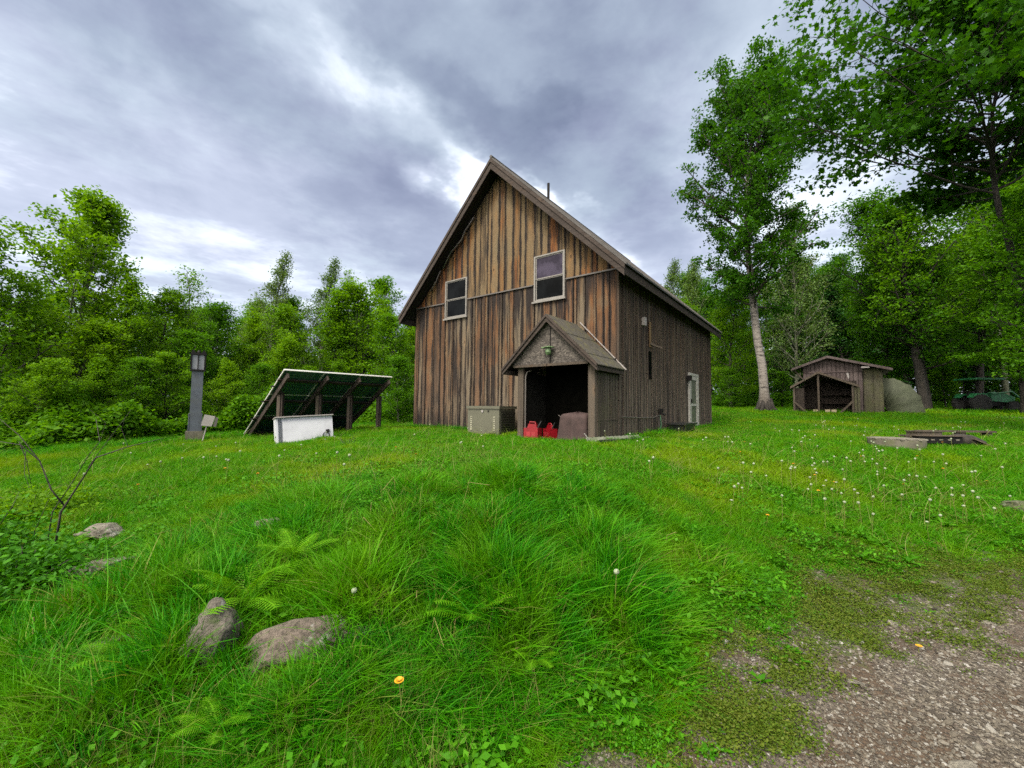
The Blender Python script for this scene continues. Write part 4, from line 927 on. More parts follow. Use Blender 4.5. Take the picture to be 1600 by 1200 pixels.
def tree_mesh(nm, seed, Ht, r0, base, spread, prof, nprim=26, nsub=7, ntw=3, nleaf=22, ls=.13, lm='leaf_m', bm='bark', clus=.28, flat=.5, ang=(75, 25), bend=(0, 0, .5),
              lean=None, shape=QUAD, wig=.12, upb=.55, droop=0., bare=0.0, side=None, flare=0.0, tw=.35, top=.98):
    r_ = np.random.RandomState(seed)
    if lean is None: tp = limb(np.zeros(3), (r_.normal()*.03, r_.normal()*.03, 1), Ht, 14, r_, (0, 0, .1), .035)
    else: tp = np.array([[interp(np.array(lean, float), i/16)] for i in range(17)]).reshape(-1, 3)+np.c_[r_.normal(size=(17, 2))*.02*r0*10, np.zeros(17)]
    tt = np.linspace(0, 1, len(tp)); trad = r0*(1-tt*.93)**.85; trad[0] *= 1+flare
    tp[0, 2] = -.3
    paths = [(tp, trad)]; small = []; LP = []
    ga = r_.rand()*6
    for i in range(nprim):
        q = (i+r_.rand()*.8)/nprim; th = base+(top-base)*q; p0 = interp(tp, th)
        ga += 2.4+r_.normal()*.35; w = 1.0
        L = spread*prof(q)*r_.uniform(.72, 1.18)
        if side is not None: L *= side(ga)
        el = R(ang[0]+(ang[1]-ang[0])*q+r_.normal()*8)
        d = (math.cos(ga)*math.sin(el), math.sin(ga)*math.sin(el), math.cos(el))
        pr = limb(p0, d, L, 7, r_, bend, wig*.6); rb = max(.012, min(trad[int(th*(len(tp)-1))]*.5, .018*L+.01))
        paths.append((pr, np.linspace(rb, rb*.22, 8)))
        ns = max(2, int(nsub*min(1, L/spread+.25)))
        dead = r_.rand() < bare
        for j in range(ns):
            s = .18+.82*(j+r_.rand())/ns; s = min(s, .99); q0 = interp(pr, s); dd = pr[min(7, int(s*7)+1)]-pr[int(s*7)]; dd = dd/np.linalg.norm(dd)
            pe = r_.normal(size=3); pe[2] = pe[2]*.45+.12; pe -= dd*(pe@dd); pe /= np.linalg.norm(pe)
            d2 = dd*.75+pe*.8; L2 = L*tw*(1.15-.6*s)*r_.uniform(.6, 1.2)
            sb = limb(q0, d2/np.linalg.norm(d2), L2, 4, r_, (bend[0]*.5, bend[1]*.5, bend[2]*.4-droop*.4), wig); small.append((sb, np.linspace(rb*.42, rb*.12, 5)))
            for k in range(ntw):
                s2 = .3+.7*(k+r_.rand())/ntw; q1 = interp(sb, min(s2, .99)); pe = r_.normal(size=3); pe[2] *= .5
                L3 = L2*.45*r_.uniform(.5, 1.2); tw_ = limb(q1, (sb[-1]-sb[0])/L2*.7+pe*.6, L3, 2, r_, (0, 0, -droop), wig); small.append((tw_, np.array([rb*.16, rb*.1, rb*.05])))
                if dead and r_.rand() < .9: continue
                c = int(nleaf*r_.uniform(.5, 1.5)); u = r_.rand(c)[:, None]
                pp = np.where(u < .5, tw_[0]+(tw_[1]-tw_[0])*u*2, tw_[1]+(tw_[2]-tw_[1])*(u*2-1))+r_.normal(size=(c, 3))*np.array([clus, clus, clus*flat])
                LP.append(pp)
    V1, F1 = tube_np(paths, 8); V2, F2 = tube_np(small, 4)
    tm = np_mesh(nm+'_trunk', np.concatenate([V1, V2]), np.concatenate([F1, F2+len(V1)]), MT[bm], smooth=True)
    if bm == 'birchbark':      # limbs and twigs are brown, only the stem is white
        tm.materials.append(MT['bark']); nt_ = (len(tp)-1)*8; mi = np.ones(len(F1)+len(F2), np.int32); mi[:nt_] = 0; tm.polygons.foreach_set('material_index', mi)
    LP = np.concatenate(LP); V, Fl = leaves(LP, ls, r_, shape, upb, droop)
    cmh = np_mesh(nm+'_crown', V, Fl, MT[lm], rnd=np.clip(r_.normal(.5, .22, len(LP)), 0, 1))
    return tm, cmh
def tree(meshes, name, loc, rz, sc, label, group=None, cat='tree', sz=None):
    e = empty(name, loc, rz, label, cat, group); e.scale = (sc, sc, sz or sc)
    link('trunk', meshes[0], e); link('crown', meshes[1], e); return e
rd = lambda a=.5: (lambda q: max(.12, math.sin(math.pi*min(1, (q*.86+.14)))**a))
cone = lambda q: max(.05, 1.0-q*.97)
ovoid = lambda q: .28+.72*math.sin(math.pi*min(1, q*.8+.28))
KA = tree_mesh('young_a', 11, 7, .09, .10, 2.1, rd(.6), 34, 7, 3, 21, .12, 'leaf_y', 'bark', .20, .45)
KB = tree_mesh('young_b', 12, 7, .08, .05, 1.9, rd(.5), 34, 7, 3, 21, .115, 'leaf_m', 'palebark', .22, .4)
KC = tree_mesh('young_c', 13, 7, .07, .12, 1.7, ovoid, 34, 6, 3, 21, .115, 'leaf_y', 'bark', .18, .5, (60, 15))
KD = tree_mesh('airy', 14, 10, .09, .12, 2.3, lambda q: max(.1, min(1, 1.5-q*1.45)), 54, 7, 3, 14, .11, 'leaf_pale', 'palebark', .14, .8, (62, 25), top=1.0)
KE = tree_mesh('twiggy', 15, 7, .07, .10, 2.0, rd(.5), 34, 7, 4, 4, .12, 'leaf_y', 'palebark', .22, .5, (50, 15), bare=.45)
KB1 = tree_mesh('broad', 16, 9, .14, .10, 2.6, rd(.5), 48, 8, 3, 20, .15, 'leaf_y', 'palebark', .20, .45, (72, 22))
KH = tree_mesh('hemlock', 17, 11, .14, .05, 2.4, cone, 70, 8, 3, 12, .15, 'needle', 'darkbark', .16, .35, (88, 55), (0, 0, -.25), droop=.2, top=1.0)
KM = tree_mesh('maple', 18, 15, .22, .18, 4.2, rd(.5), 52, 9, 3, 18, .19, 'leaf_d', 'darkbark', .30, .40, (80, 25))
KN = tree_mesh('wood_tree', 19, 13, .15, .14, 3.0, rd(.6), 44, 8, 3, 18, .18, 'leaf_m', 'darkbark', .28, .40, (78, 25))
def T(k, px_, D, top, label, group=None, name='broadleaf_tree', base_h=None, rz=None, sc=None, wide=1.0):
    """a tree of kind k in direction px_, D metres ahead, as tall as it looks against the sky"""
    p = at(px_, D); hgt = pt(px_, top, D)[2]-p[2]; s = hgt/base_h
    return tree(k, name, (p[0], p[1], p[2]-.05), rng.uniform(0, 6.28) if rz is None else rz, s*wide, label, group, sz=s)
G1 = 'young trees along the left wood edge'
T(KB1, 92, 15.5, 302, 'tallest broad green tree at the far left, its pale trunk bare near the ground', G1, base_h=9.2, wide=.95)
T(KA, 15, 12.5, 345, 'dense green tree cut by the left edge of the picture', G1, base_h=7.2)
T(KC, 168, 15, 415, 'rounded tree just right of the tallest left-hand tree', G1, base_h=7.2)
T(KA, 228, 16.5, 440, 'yellow-green tree between the tallest left tree and the twiggy tree', G1, base_h=7.2)
T(KE, 290, 19, 432, 'twiggy half-bare tree poking above the thicket behind the lamp pillar', G1, base_h=7.2)
T(KB, 335, 18.5, 475, 'low-crowned tree just right of the twiggy half-bare tree', G1, base_h=7.2)
T(KC, 378, 19.5, 478, 'green tree below and left of the first airy pointed birch', G1, base_h=7.2)
T(KD, 411, 24, 387, 'taller airy pointed birch, left one of the pair above the solar panels', G1, 'birch_tree', base_h=10.1)
T(KA, 452, 19.5, 470, 'leafy tree in the dip between the two airy birches', G1, base_h=7.2)
T(KD, 491, 25, 400, 'airy pointed birch, right one of the pair above the solar panels', G1, 'birch_tree', base_h=10.1)
T(KC, 528, 21, 448, 'bright tree right of the airy birches', G1, base_h=7.2)
T(KA, 562, 22, 452, 'bright yellow-green tree behind the right end of the solar panels', G1, base_h=7.2, wide=1.2)
T(KN, 590, 30, 437, 'darker tree top peeping out left of the barn roof', G1, base_h=13)
T(KB, 612, 20, 490, 'green tree close to the left corner of the barn', G1, base_h=7.2, wide=1.15)
T(KA, 655, 22, 505, 'tree partly hidden by the barn left corner', G1, base_h=7.2, wide=1.2)
T(KE, 545, 26, 428, 'thin twiggy sapling right of the second airy birch', G1, base_h=7.2, wide=.6)
# lower front row: understorey shrubs along the edge of the wood
lowrow = [(-60, 10.5, 520, 'shrubby tree left of the frame edge thicket'), (45, 10.8, 560, 'low leafy shrub at the foot of the far left thicket'), (130, 12, 555, 'leafy shrub under the tallest left tree'),
          (205, 13, 560, 'leafy shrub between the tallest left tree and the lamp pillar'), (262, 14.2, 555, 'leafy shrub directly left of the lamp pillar'), (345, 15, 560, 'leafy shrub between the lamp pillar and the solar panels'),
          (400, 17, 570, 'leafy shrub behind the low left end of the solar panels'), (470, 18, 570, 'leafy shrub behind the middle of the solar panels'), (540, 18.5, 565, 'leafy shrub behind the right half of the solar panels'), (622, 17.5, 560, 'brown-stemmed shrub beside the left corner of the barn'),
          (90, 13.5, 500, 'mid-height shrub in front of the tallest left tree'), (170, 14.5, 505, 'mid-height shrub in the left thicket'), (300, 16.5, 520, 'mid-height shrub behind the lamp pillar'), (10, 14, 470, 'tall shrub at the left edge of the picture'), (430, 18.5, 525, 'mid-height shrub under the left airy birch')]
for i, (px_, D, top, lb) in enumerate(lowrow):
    T([KB, KA, KC][i % 3], px_, D, top, lb, 'shrubs at the left wood edge', 'leafy_shrub', base_h=7.0, wide=1.32)
# deeper rows close the wood
g = random.Random(5); k = 0
rows = []
for D, lo, hi, step, top in ((27, -420, 660, 62, 475), (36, -500, 680, 60, 490)):
    q = lo
    while q < hi: rows.append((q+g.uniform(-12, 12), D+g.uniform(-2, 2), top+g.uniform(-12, 18))); q += step
for px_, D, top in rows:
    T(g.choice([KA, KB, KC, KN]) , px_, D, top, 'green tree in the dense ranks behind the left wood edge', 'trees deep in the left wood', base_h=7.2 if False else (7.2), wide=1.2) if False else None
for px_, D, top in rows:
    kk, bh = g.choice([(KA, 7.2), (KB, 7.2), (KC, 7.2), (KN, 13)]); T(kk, px_, D, top, 'green tree in the dense ranks behind the left wood edge', 'trees deep in the left wood', base_h=bh, wide=1.25)
# ---- the tall birch
p = at(1196, 24); bz = p[2]-.05
def rel(q): return tuple(a-b for a, b in zip(q, (p[0], p[1], bz)))
ln = [(0, 0, 0), rel(pt(1188, 560, 24)), rel(pt(1178, 480, 24)), rel(pt(1171, 400, 24)), rel(pt(1167, 330, 24)), rel(pt(1168, 260, 24)), rel(pt(1173, 215, 24)), rel(pt(1182, 155, 24))]
bir = tree_mesh('tall_birch', 41, 20, .25, .27, 4.7, lambda q: .50+.50*math.sin(math.pi*min(1, q*.86+.06)), 80, 10, 4, 19, .17, 'leaf_d', 'birchbark', .17, .7, (62, 22), (0, 0, .15), lean=ln, flare=.5, droop=.25, upb=.2, side=lambda a: 1.0, tw=.34)
e = empty('white_birch_tree', (p[0], p[1], bz), 0, 'tall leaning white-barked birch standing alone between the barn and the shed', 'tree'); link('trunk', bir[0], e); link('crown', bir[1], e)
mb = MB(); g = random.Random(2)
for k in range(13):
    a = k*.483*1.0+g.uniform(-.2, .2); L = g.uniform(.55, .9)
    mb.tube([(.22*math.cos(a), .22*math.sin(a), g.uniform(.5, .9)), (.40*math.cos(a), .40*math.sin(a), .25), (L*math.cos(a), L*math.sin(a), -.08)], [.12, .10, .05], 7)
mb.build('root_flare', MT['darkbark'], e, smooth=True)
# ---- the big maple leaning in from the right
D0 = 13.0; p = at(1668, D0); bz = p[2]-.05
ln = [(0, 0, 0), rel(pt(1640, 560, D0)), rel(pt(1604, 460, D0)), rel(pt(1572, 370, D0)), rel(pt(1552, 290, D0)), rel(pt(1550, 200, D0-.3)), rel(pt(1562, 100, D0-.6)), rel(pt(1570, -40, D0-.6))]
def left_side(a):   # longer limbs towards the clearing
    return .55+.75*max(0, -math.cos(a-.25))
mp = tree_mesh('leaning_maple', 52, 15, .13, .54, 5.9, lambda q: .52+.48*math.sin(math.pi*min(1, q*.9+.2)), 60, 12, 4, 16, .19, 'leaf_d', 'darkbark', .19, .6, (80, 35), (-.22, -.05, .22), lean=ln, shape=STAR, flare=.4, side=left_side, wig=.14, upb=.35, droop=.15, tw=.36)
e = empty('maple_tree', (p[0], p[1], bz), 0, 'big dark maple whose leafy limbs hang into the top right corner', 'tree'); link('trunk', mp[0], e); link('crown', mp[1], e)
# ---- trees of the right-hand wood
G2 = 'trees of the right-hand wood'
T(KD, 1043, 44, 402, 'left one of the two pale airy birches above the barn roof', G2, 'birch_tree', base_h=10.1)
T(KD, 1080, 46, 398, 'right one of the two pale airy birches above the barn roof', G2, 'birch_tree', base_h=10.1)
T(KA, 1142, 29, 452, 'bright bushy tree between the barn back corner and the tall birch', G2, base_h=7.2)
T(KA, 1085, 34, 462, 'bushy tree showing just over the barn eave', G2, base_h=7.2)
T(KD, 1246, 34, 306, 'slender half-bare tree right of the tall birch', G2, base_h=10.1, wide=.9)
T(KH, 1218, 38, 420, 'dark conifer behind the foot of the tall birch', G2, 'conifer_tree', base_h=11)
T(KH, 1275, 40, 432, 'dark conifer directly behind the shed ridge', G2, 'conifer_tree', base_h=11)
T(KH, 1330, 42, 420, 'dark conifer behind the right side of the shed', G2, 'conifer_tree', base_h=11)
T(KB, 1165, 32, 520, 'low bright tree right of the barn back corner', G2, base_h=7.2, wide=1.4)
T(KM, 1452, 29, 292, 'big broad tree with a dark trunk right of the tarp shelter', G2, base_h=15.3, rz=1.0)
T(KN, 1385, 33, 372, 'green tree left of the big dark-trunked tree', G2, base_h=13.2)
T(KM, 1530, 33, 300, 'tall leafy tree above the tractor', G2, base_h=15.3, rz=3.0)
T(KN, 1600, 24, 300, 'leafy tree at the right picture edge under the maple limbs', G2, base_h=13.2, wide=1.1)
T(KN, 1668, 12.0, 270, 'bright leafy tree at the right edge hiding the foot of the maple', G2, base_h=13.2, wide=1.0)
T(KH, 1490, 38, 330, 'dark conifer behind the tractor canopy', G2, 'conifer_tree', base_h=11)
T(KH, 1575, 37, 320, 'dark conifer right of the tractor', G2, 'conifer_tree', base_h=11)
T(KH, 1420, 40, 350, 'dark conifer deep behind the big dark-trunked tree', G2, 'conifer_tree', base_h=11)
T(KN, 1690, 22, 200, 'tree standing just outside the right edge of the picture', G2, base_h=13.2, wide=1.1)
# the slender leaning trunk beside the tractor
D0 = 29; p = at(1576, D0); bz = p[2]-.05
ln = [(0, 0, 0), rel(pt(1567, 560, D0)), rel(pt(1557, 490, D0)), rel(pt(1553, 420, D0)), rel(pt(1552, 340, D0)), rel(pt(1550, 260, D0))]
sl_ = tree_mesh('slender', 61, 14, .17, .45, 3.2, rd(.5), 30, 8, 3, 16, .2, 'leaf_m', 'palebark', .28, .4, (75, 25), lean=ln)
e = empty('slender_tree', (p[0], p[1], bz), 0, 'slender tree with a pale leaning trunk just right of the tractor', 'tree'); link('trunk', sl_[0], e); link('crown', sl_[1], e)
# second stem of the double trunk
D0 = 28.6; p = at(1436, D0); bz = p[2]-.05
ln = [(.5, 0, 0), rel(pt(1438, 570, D0)), rel(pt(1425, 520, D0)), rel(pt(1420, 470, D0)), rel(pt(1412, 400, D0)), rel(pt(1400, 340, D0))]
sl_ = tree_mesh('forked', 62, 13, .30, .35, 4.2, rd(.5), 34, 8, 3, 16, .2, 'leaf_m', 'darkbark', .30, .4, (75, 25), lean=ln)
e = empty('forked_tree', (p[0], p[1], bz), 0, 'dark thick-stemmed tree leaning left beside the big broad tree', 'tree'); link('trunk', sl_[0], e); link('crown', sl_[1], e)
# thin pale pole trunk left of the shed
D0 = 33; p = at(1180, D0)
# ranks behind
g = random.Random(9)
for D, lo, hi, step, top in ((46, 1110, 1700, 44, 440), (56, 1120, 1780, 44, 420), (38, 1600, 2100, 90, 300)):
    q = lo
    while q < hi:
        kk, bh = g.choice([(KN, 13.2), (KH, 11), (KN, 13.2), (KM, 15.3)])
        tp_ = top+g.uniform(-15, 25)-(q-1100)*.10
        T(kk, q+g.uniform(-10, 10), D+g.uniform(-2, 2), tp_, 'dark tree in the ranks deep inside the right-hand wood', 'trees deep in the right wood', base_h=bh, wide=.95); q += step
g = random.Random(19)
under = [(1140, 27, 575, 'leafy sapling at the barn back corner, left of the tall birch'), (1222, 30, 580, 'leafy sapling in the shade left of the shed'), (1400, 30, 590, 'leafy sapling behind the tarp shelter'), (1478, 33, 560, 'leafy sapling between the big broad tree and the tractor'),
         (1612, 33, 570, 'leafy sapling at the right picture edge'), (1340, 36, 560, 'leafy sapling behind the shed'), (1660, 24, 560, 'leafy sapling outside the right edge'), (1180, 38, 560, 'leafy sapling behind the tall birch'), (1540, 38, 560, 'leafy sapling behind the tractor')]
for i, (px_, D, top, lb) in enumerate(under):
    T([KB, KN][i % 2], px_, D, top, lb, 'saplings in the right wood', 'sapling', base_h=[7.2, 13][i % 2], wide=1.5)

# ------------------------------------------------------------------ undergrowth: one mass of leaves closing the foot of the woods
r_ = np.random.RandomState(77)
def mass(name, N, sampler, hfun, ls, lm, label, cat, upb=.5):
    x, y = sampler(N); hh = hfun(x, y); keep = hh > .05; x, y, hh = x[keep], y[keep], hh[keep]
    z = hz(x, y)+hh*r_.rand(len(x))**.8
    V, Fl = leaves(np.stack([x, y, z], 1), ls, r_, QUAD, upb)
    me = np_mesh(name, V, Fl, MT[lm], rnd=np.clip(r_.normal(.5, .25, len(x)), 0, 1)); return tag(link(name, me), label, cat, kind='stuff')
def blot(x, y, s, ph): return .5+.25*(np.sin(x*s+ph)+np.sin(y*s*1.13+ph*2))*.9+.12*np.sin(x*s*2.7+y*s*2.1+ph)
LE = np.array([(-30, 4), (-11.3, 9.0), (-10.6, 12.5), (-9.0, 15.5), (-6.5, 18), (-3.5, 19), (0, 22), (3, 26)])
def left_edge(N):
    t_ = r_.rand(N)*(len(LE)-1); i = t_.astype(int); f = (t_-i)[:, None]; p = LE[i]*(1-f)+LE[i+1]*f; off = np.abs(r_.normal(size=N))*2.2
    nrm = np.array([-.62, .78]); q = p+off[:, None]*nrm+r_.normal(size=(N, 2))*.25; return q[:, 0], q[:, 1]
mass('undergrowth', 120000, left_edge, lambda x, y: .35+1.5*blot(x, y, 1.4, 1.0), .13, 'leaf_m', 'tangled leafy undergrowth at the foot of the left wood', 'undergrowth')
RE = np.array([(9.3, 27), (13, 29), (18, 30.5), (24, 32), (30, 36), (38, 35), (50, 30)])
def right_edge(N):
    t_ = r_.rand(N)*(len(RE)-1); i = t_.astype(int); f = (t_-i)[:, None]; p = RE[i]*(1-f)+RE[i+1]*f; off = np.abs(r_.normal(size=N))*3.5
    q = p+off[:, None]*np.array([-.1, 1.0])+r_.normal(size=(N, 2))*.4; return q[:, 0], q[:, 1]
mass('undergrowth', 90000, right_edge, lambda x, y: .2+1.2*blot(x, y, 1.1, 2.0), .17, 'leaf_d', 'dark low undergrowth at the foot of the right wood', 'undergrowth')
def farband(N):
    az = R(-75)+r_.rand(N)*R(150); rr = 52+r_.rand(N)*14; return rr*np.sin(az)*1.3, rr*np.cos(az)+14
mass('distant_woodland', 60000, farband, lambda x, y: 6+3*blot(x, y, .25, 1.0), .55, 'leaf_d', 'distant woodland closing the view behind the nearer trees', 'woodland')
# ------------------------------------------------------------------ grass and small growth (scattered by geometry nodes)
def blades(n, rad, h, w, r_, seg=3, bendk=.5, lm='grass', hv=.4, straw=False):
    a = r_.rand(n)*6.28; q = rad*np.sqrt(r_.rand(n)); bx, by = q*np.cos(a), q*np.sin(a)
    hh = h*(1-hv*r_.rand(n)); da = r_.rand(n)*6.28; bn = bendk*hh*r_.uniform(.2, 1.1, n); ww = w*r_.uniform(.6, 1.2, n)
    V = []; fa = r_.rand(n)*3.14
    for j in range(seg+1):
        t_ = j/seg; cx = bx+np.cos(da)*bn*t_**2; cy_ = by+np.sin(da)*bn*t_**2; cz = hh*(t_-.12*t_**3*bendk)
        hw = ww*(1-t_**1.6)*.5+.0002
        V.append(np.stack([cx-np.cos(fa)*hw, cy_-np.sin(fa)*hw, cz], 1)); V.append(np.stack([cx+np.cos(fa)*hw, cy_+np.sin(fa)*hw, cz], 1))
    V = np.stack(V, 1); k = 2*(seg+1); b = np.arange(n)[:, None, None]*k
    fq = np.array([(2*j, 2*j+1, 2*j+3, 2*j+2) for j in range(seg)])[None]; Fl = (b+fq).reshape(-1, 4)
    return V.reshape(-1, 3), Fl, np.repeat(r_.rand(n), seg)
r_ = np.random.RandomState(5)
def src(name, V, Fl, m, rnd=None):
    o = bpy.data.objects.new(name, np_mesh(name, V, Fl, m, rnd)); return o      # not linked: only an instance source
def rosette(n, L, w, r_, el=(20, 60)):
    Vs = []
    for k in range(n):
        a = k*6.28/n+r_.rand()*.6; e_ = R(r_.uniform(*el)); l = L*r_.uniform(.6, 1.1); ww = w*r_.uniform(.7, 1.1)
        dx, dy = math.cos(a), math.sin(a); st = [(0, .15), (.35, .8), (.65, 1.), (1., .1)]
        row = []
        for (q, wd) in st:
            c = np.array([dx*l*q*math.cos(e_), dy*l*q*math.cos(e_), l*(q*math.sin(e_)-.35*q*q)]); s = np.array([-dy, dx, 0])*ww*wd*.5
            row += [c-s, c+s]
        Vs.append(row)
    Vs = np.array(Vs); k = 8; b = np.arange(n)[:, None, None]*k; Fl = (b+np.array([(0, 1, 3, 2), (2, 3, 5, 4), (4, 5, 7, 6)])[None]).reshape(-1, 4)
    return Vs.reshape(-1, 3), Fl, np.repeat(r_.rand(n), 3)
lawn_src = [src('lawn_tuft', *(lambda q: (q[0], q[1], MT['grass'], q[2]))(blades(16, .055, .11, .0080, r_, 3, .8))) for _ in range(3)]
tall_src = [src('tall_tuft', *(lambda q: (q[0], q[1], MT['tall'], q[2]))(blades(13, .06, .30, .0115, r_, 5, b_))) for b_ in (.35, .8, 1.25)]
far_src = [src('far_tuft', *(lambda q: (q[0], q[1], MT['grass'], q[2]))(blades(70, .24, .13, .013, r_, 2, .8))) for _ in range(3)]
stalk_src = [src('stalk', *(lambda q: (q[0], q[1], MT['stem'], q[2]))(blades(3, .06, .40, .0030, r_, 4, b_))) for b_ in (.2, .5, .9)]
weed_src = [src('weed', *(lambda q: (q[0], q[1], MT['weed'], q[2]))(rosette(7+k, .10, .028, r_))) for k in range(3)]
clover = []
for k in range(2):
    P_ = np.c_[r_.normal(size=(60, 2))*.05, r_.rand(60)*.07]; V, Fl = leaves(P_, .022, r_, QUAD, 1.2); clover.append(src('clover', V, Fl, MT['weed'], r_.rand(60)))
moss_src = []
for k in range(3):
    P_ = np.c_[r_.normal(size=(70, 2))*.045, r_.rand(70)*.018]; V, Fl = leaves(P_, .016, r_, QUAD, .8); moss_src.append(src('moss', V, Fl, MT['mossleaf'], r_.rand(70)))
peb_src = []
for k in range(4):
    import bmesh
    bm_ = bmesh.new(); bmesh.ops.create_icosphere(bm_, subdivisions=1, radius=1); me = bpy.data.meshes.new('pebble')
    for v in bm_.verts: v.co = Vector((v.co.x*r_.uniform(.7, 1.2), v.co.y*r_.uniform(.55, .95), v.co.z*r_.uniform(.25, .55)))
    bm_.to_mesh(me); bm_.free(); me.materials.append(MT['pebble']); peb_src.append(bpy.data.objects.new('pebble', me))
def scatter(name, x, y, z, sc3, rot, idx, srcs, label, cat, kind='stuff'):
    me = bpy.data.meshes.new(name); n = len(x); me.vertices.add(n); me.vertices.foreach_set('co', np.stack([x, y, z], 1).astype(np.float32).ravel())
    for nm_, typ, arr_, key in (('ro', 'FLOAT_VECTOR', rot, 'vector'), ('sc', 'FLOAT_VECTOR', sc3, 'vector'), ('ix', 'INT', idx, 'value')):
        a = me.attributes.new(nm_, typ, 'POINT'); a.data.foreach_set(key, np.ascontiguousarray(arr_, dtype=np.int32 if typ == 'INT' else np.float32).ravel())
    me.update(); o = link(name, me); tag(o, label, cat, kind=kind)
    ng = bpy.data.node_groups.new(name+'_nodes', 'GeometryNodeTree'); ng.interface.new_socket('Geometry', in_out='INPUT', socket_type='NodeSocketGeometry'); ng.interface.new_socket('Geometry', in_out='OUTPUT', socket_type='NodeSocketGeometry')
    N = ng.nodes; L = ng.links; gi = N.new('NodeGroupInput'); go = N.new('NodeGroupOutput'); iop = N.new('GeometryNodeInstanceOnPoints'); jn = N.new('GeometryNodeJoinGeometry')
    for s in reversed(srcs):
        oi = N.new('GeometryNodeObjectInfo'); oi.inputs['Object'].default_value = s; oi.inputs['As Instance'].default_value = True; L.new(oi.outputs['Geometry'], jn.inputs[0])
    def na(nm_, dt):
        q = N.new('GeometryNodeInputNamedAttribute'); q.data_type = dt; q.inputs['Name'].default_value = nm_
        return [s for s in q.outputs if s.enabled][0]
    L.new(gi.outputs[0], iop.inputs['Points']); L.new(jn.outputs[0], iop.inputs['Instance']); iop.inputs['Pick Instance'].default_value = True
    L.new(na('ix', 'INT'), iop.inputs['Instance Index']); L.new(na('sc', 'FLOAT_VECTOR'), iop.inputs['Scale'])
    e2r = N.new('FunctionNodeEulerToRotation'); L.new(na('ro', 'FLOAT_VECTOR'), e2r.inputs[0]); L.new(e2r.outputs[0], iop.inputs['Rotation'])
    L.new(iop.outputs[0], go.inputs[0]); md = o.modifiers.new('scatter', 'NODES'); md.node_group = ng; return o
def polar(N, r0, r1, a0=-58, a1=60):
    az = R(a0)+r_.rand(N)*R(a1-a0); rr = r0*(r1/r0)**r_.rand(N); return rr*np.sin(az), rr*np.cos(az)
ca_, sa_ = math.cos(A), math.sin(A)
def in_barn(x, y, m_=0.0):
    dx, dy = x-BO[0], y-BO[1]; lx_ = dx*ca_-dy*sa_; ly_ = dx*sa_+dy*ca_
    b = (lx_ > -BW-m_) & (lx_ < m_) & (ly_ > -m_) & (ly_ < BL+m_); p_ = (lx_ > PX0-m_) & (lx_ < m_+.05) & (ly_ > -1.62) & (ly_ < .1); g_ = (lx_ > -3.85) & (lx_ < -2.75) & (ly_ > -1.0) & (ly_ < 0); return b | p_ | g_
def dirt(x, y):
    w_2 = .35*np.sin(x*1.9+y)+.2*np.sin(y*5.1-x*2.3); a = ((x-26.5)/6.2)**2+((y-20.0)/2.7)**2; b = ((x-24.2)/1.1)**2+((y-26.5)/.9)**2; return np.minimum(a, b)+w_2 < .95
def tallness(x, y):   # 1 on the rough bank below the lawn, 0 on the lawn
    c_ = np.clip(1.25-np.maximum(0, np.hypot((x+.6)/2.6, (y-3.3)/1.7)-.55)*1.6, 0, 1); l_ = np.clip(1-np.hypot((x+4.2)/2.6, (y-3.4)/2.2)*.8, 0, 1)*.55
    return np.clip(np.maximum(c_, l_)+.12*np.sin(x*2.3+1)*np.sin(y*2.9), 0, 1)
def rot(n, tilt=.12): return np.c_[r_.normal(size=(n, 2))*tilt, r_.rand(n)*6.28]
# rocks are placed first so that grass keeps off them
ROCKS = []
def rock(px_, D, size, rz, label, m='rock', seed=1, dz=0.0, tilt=(0, 0)):
    rr_ = np.random.RandomState(seed); p = at(px_, D)
    bm_ = bmesh.new(); bmesh.ops.create_icosphere(bm_, subdivisions=5, radius=1)
    ph = rr_.rand(12)*6.28; dirs = rr_.normal(size=(14, 3)); dirs /= np.linalg.norm(dirs, axis=1)[:, None]; cut = rr_.uniform(.50, .88, 14)
    for v in bm_.verts:
        q = np.array(v.co)
        for d_, c_ in zip(dirs, cut):
            h_ = q@d_
            if h_ > c_: q = q-d_*(h_-c_)*.97
        nn = .05*math.sin(q[0]*5+ph[0])*math.sin(q[1]*6+ph[1])+.035*math.sin(q[2]*11+ph[2])*math.sin(q[0]*9+ph[3])+.02*math.sin(q[1]*21+ph[4])*math.sin(q[2]*19+ph[5])+.012*math.sin(q[0]*37+ph[6]+3*math.sin(q[1]*9))*math.sin(q[2]*33+ph[7]); q = q*(1+nn)
        v.co = Vector((q[0]*size[0], q[1]*size[1], q[2]*size[2]))
    me = bpy.data.meshes.new('rock'); bm_.to_mesh(me); bm_.free(); me.polygons.foreach_set('use_smooth', [True]*len(me.polygons)); me.materials.append(MT[m])
    o = link('rock', me); o.location = (p[0], p[1], p[2]+dz); o.rotation_euler = (R(tilt[0]), R(tilt[1]), R(rz)); tag(o, label, 'rock', 'rocks in the grass bank'); ROCKS.append((p[0], p[1], max(size[:2])*.95)); return o
rock(342, 2.38, (.18, .16, .29), 20, 'upright lichened boulder left of the front fern hollow', 'rock', 3, .10)
rock(480, 2.42, (.42, .14, .13), 14, 'long pinkish flat-topped rock right of the big bright fern', 'rockpink', 4, .08, (0, -8))
for a_, b_, c_ in ((338, 2.18, .22), (430, 2.26, .18), (490, 2.28, .18), (530, 2.34, .14), (172, 3.25, .2), (188, 2.42, .12)):
    q_ = at(a_, b_); ROCKS.append((q_[0], q_[1], c_*1.3))      # trodden gaps in front of the stones
rock(200, 2.55, (.24, .12, .12), 25, 'rock half sunk in grass left of the upright boulder', 'rock', 5, .02, (0, -14))
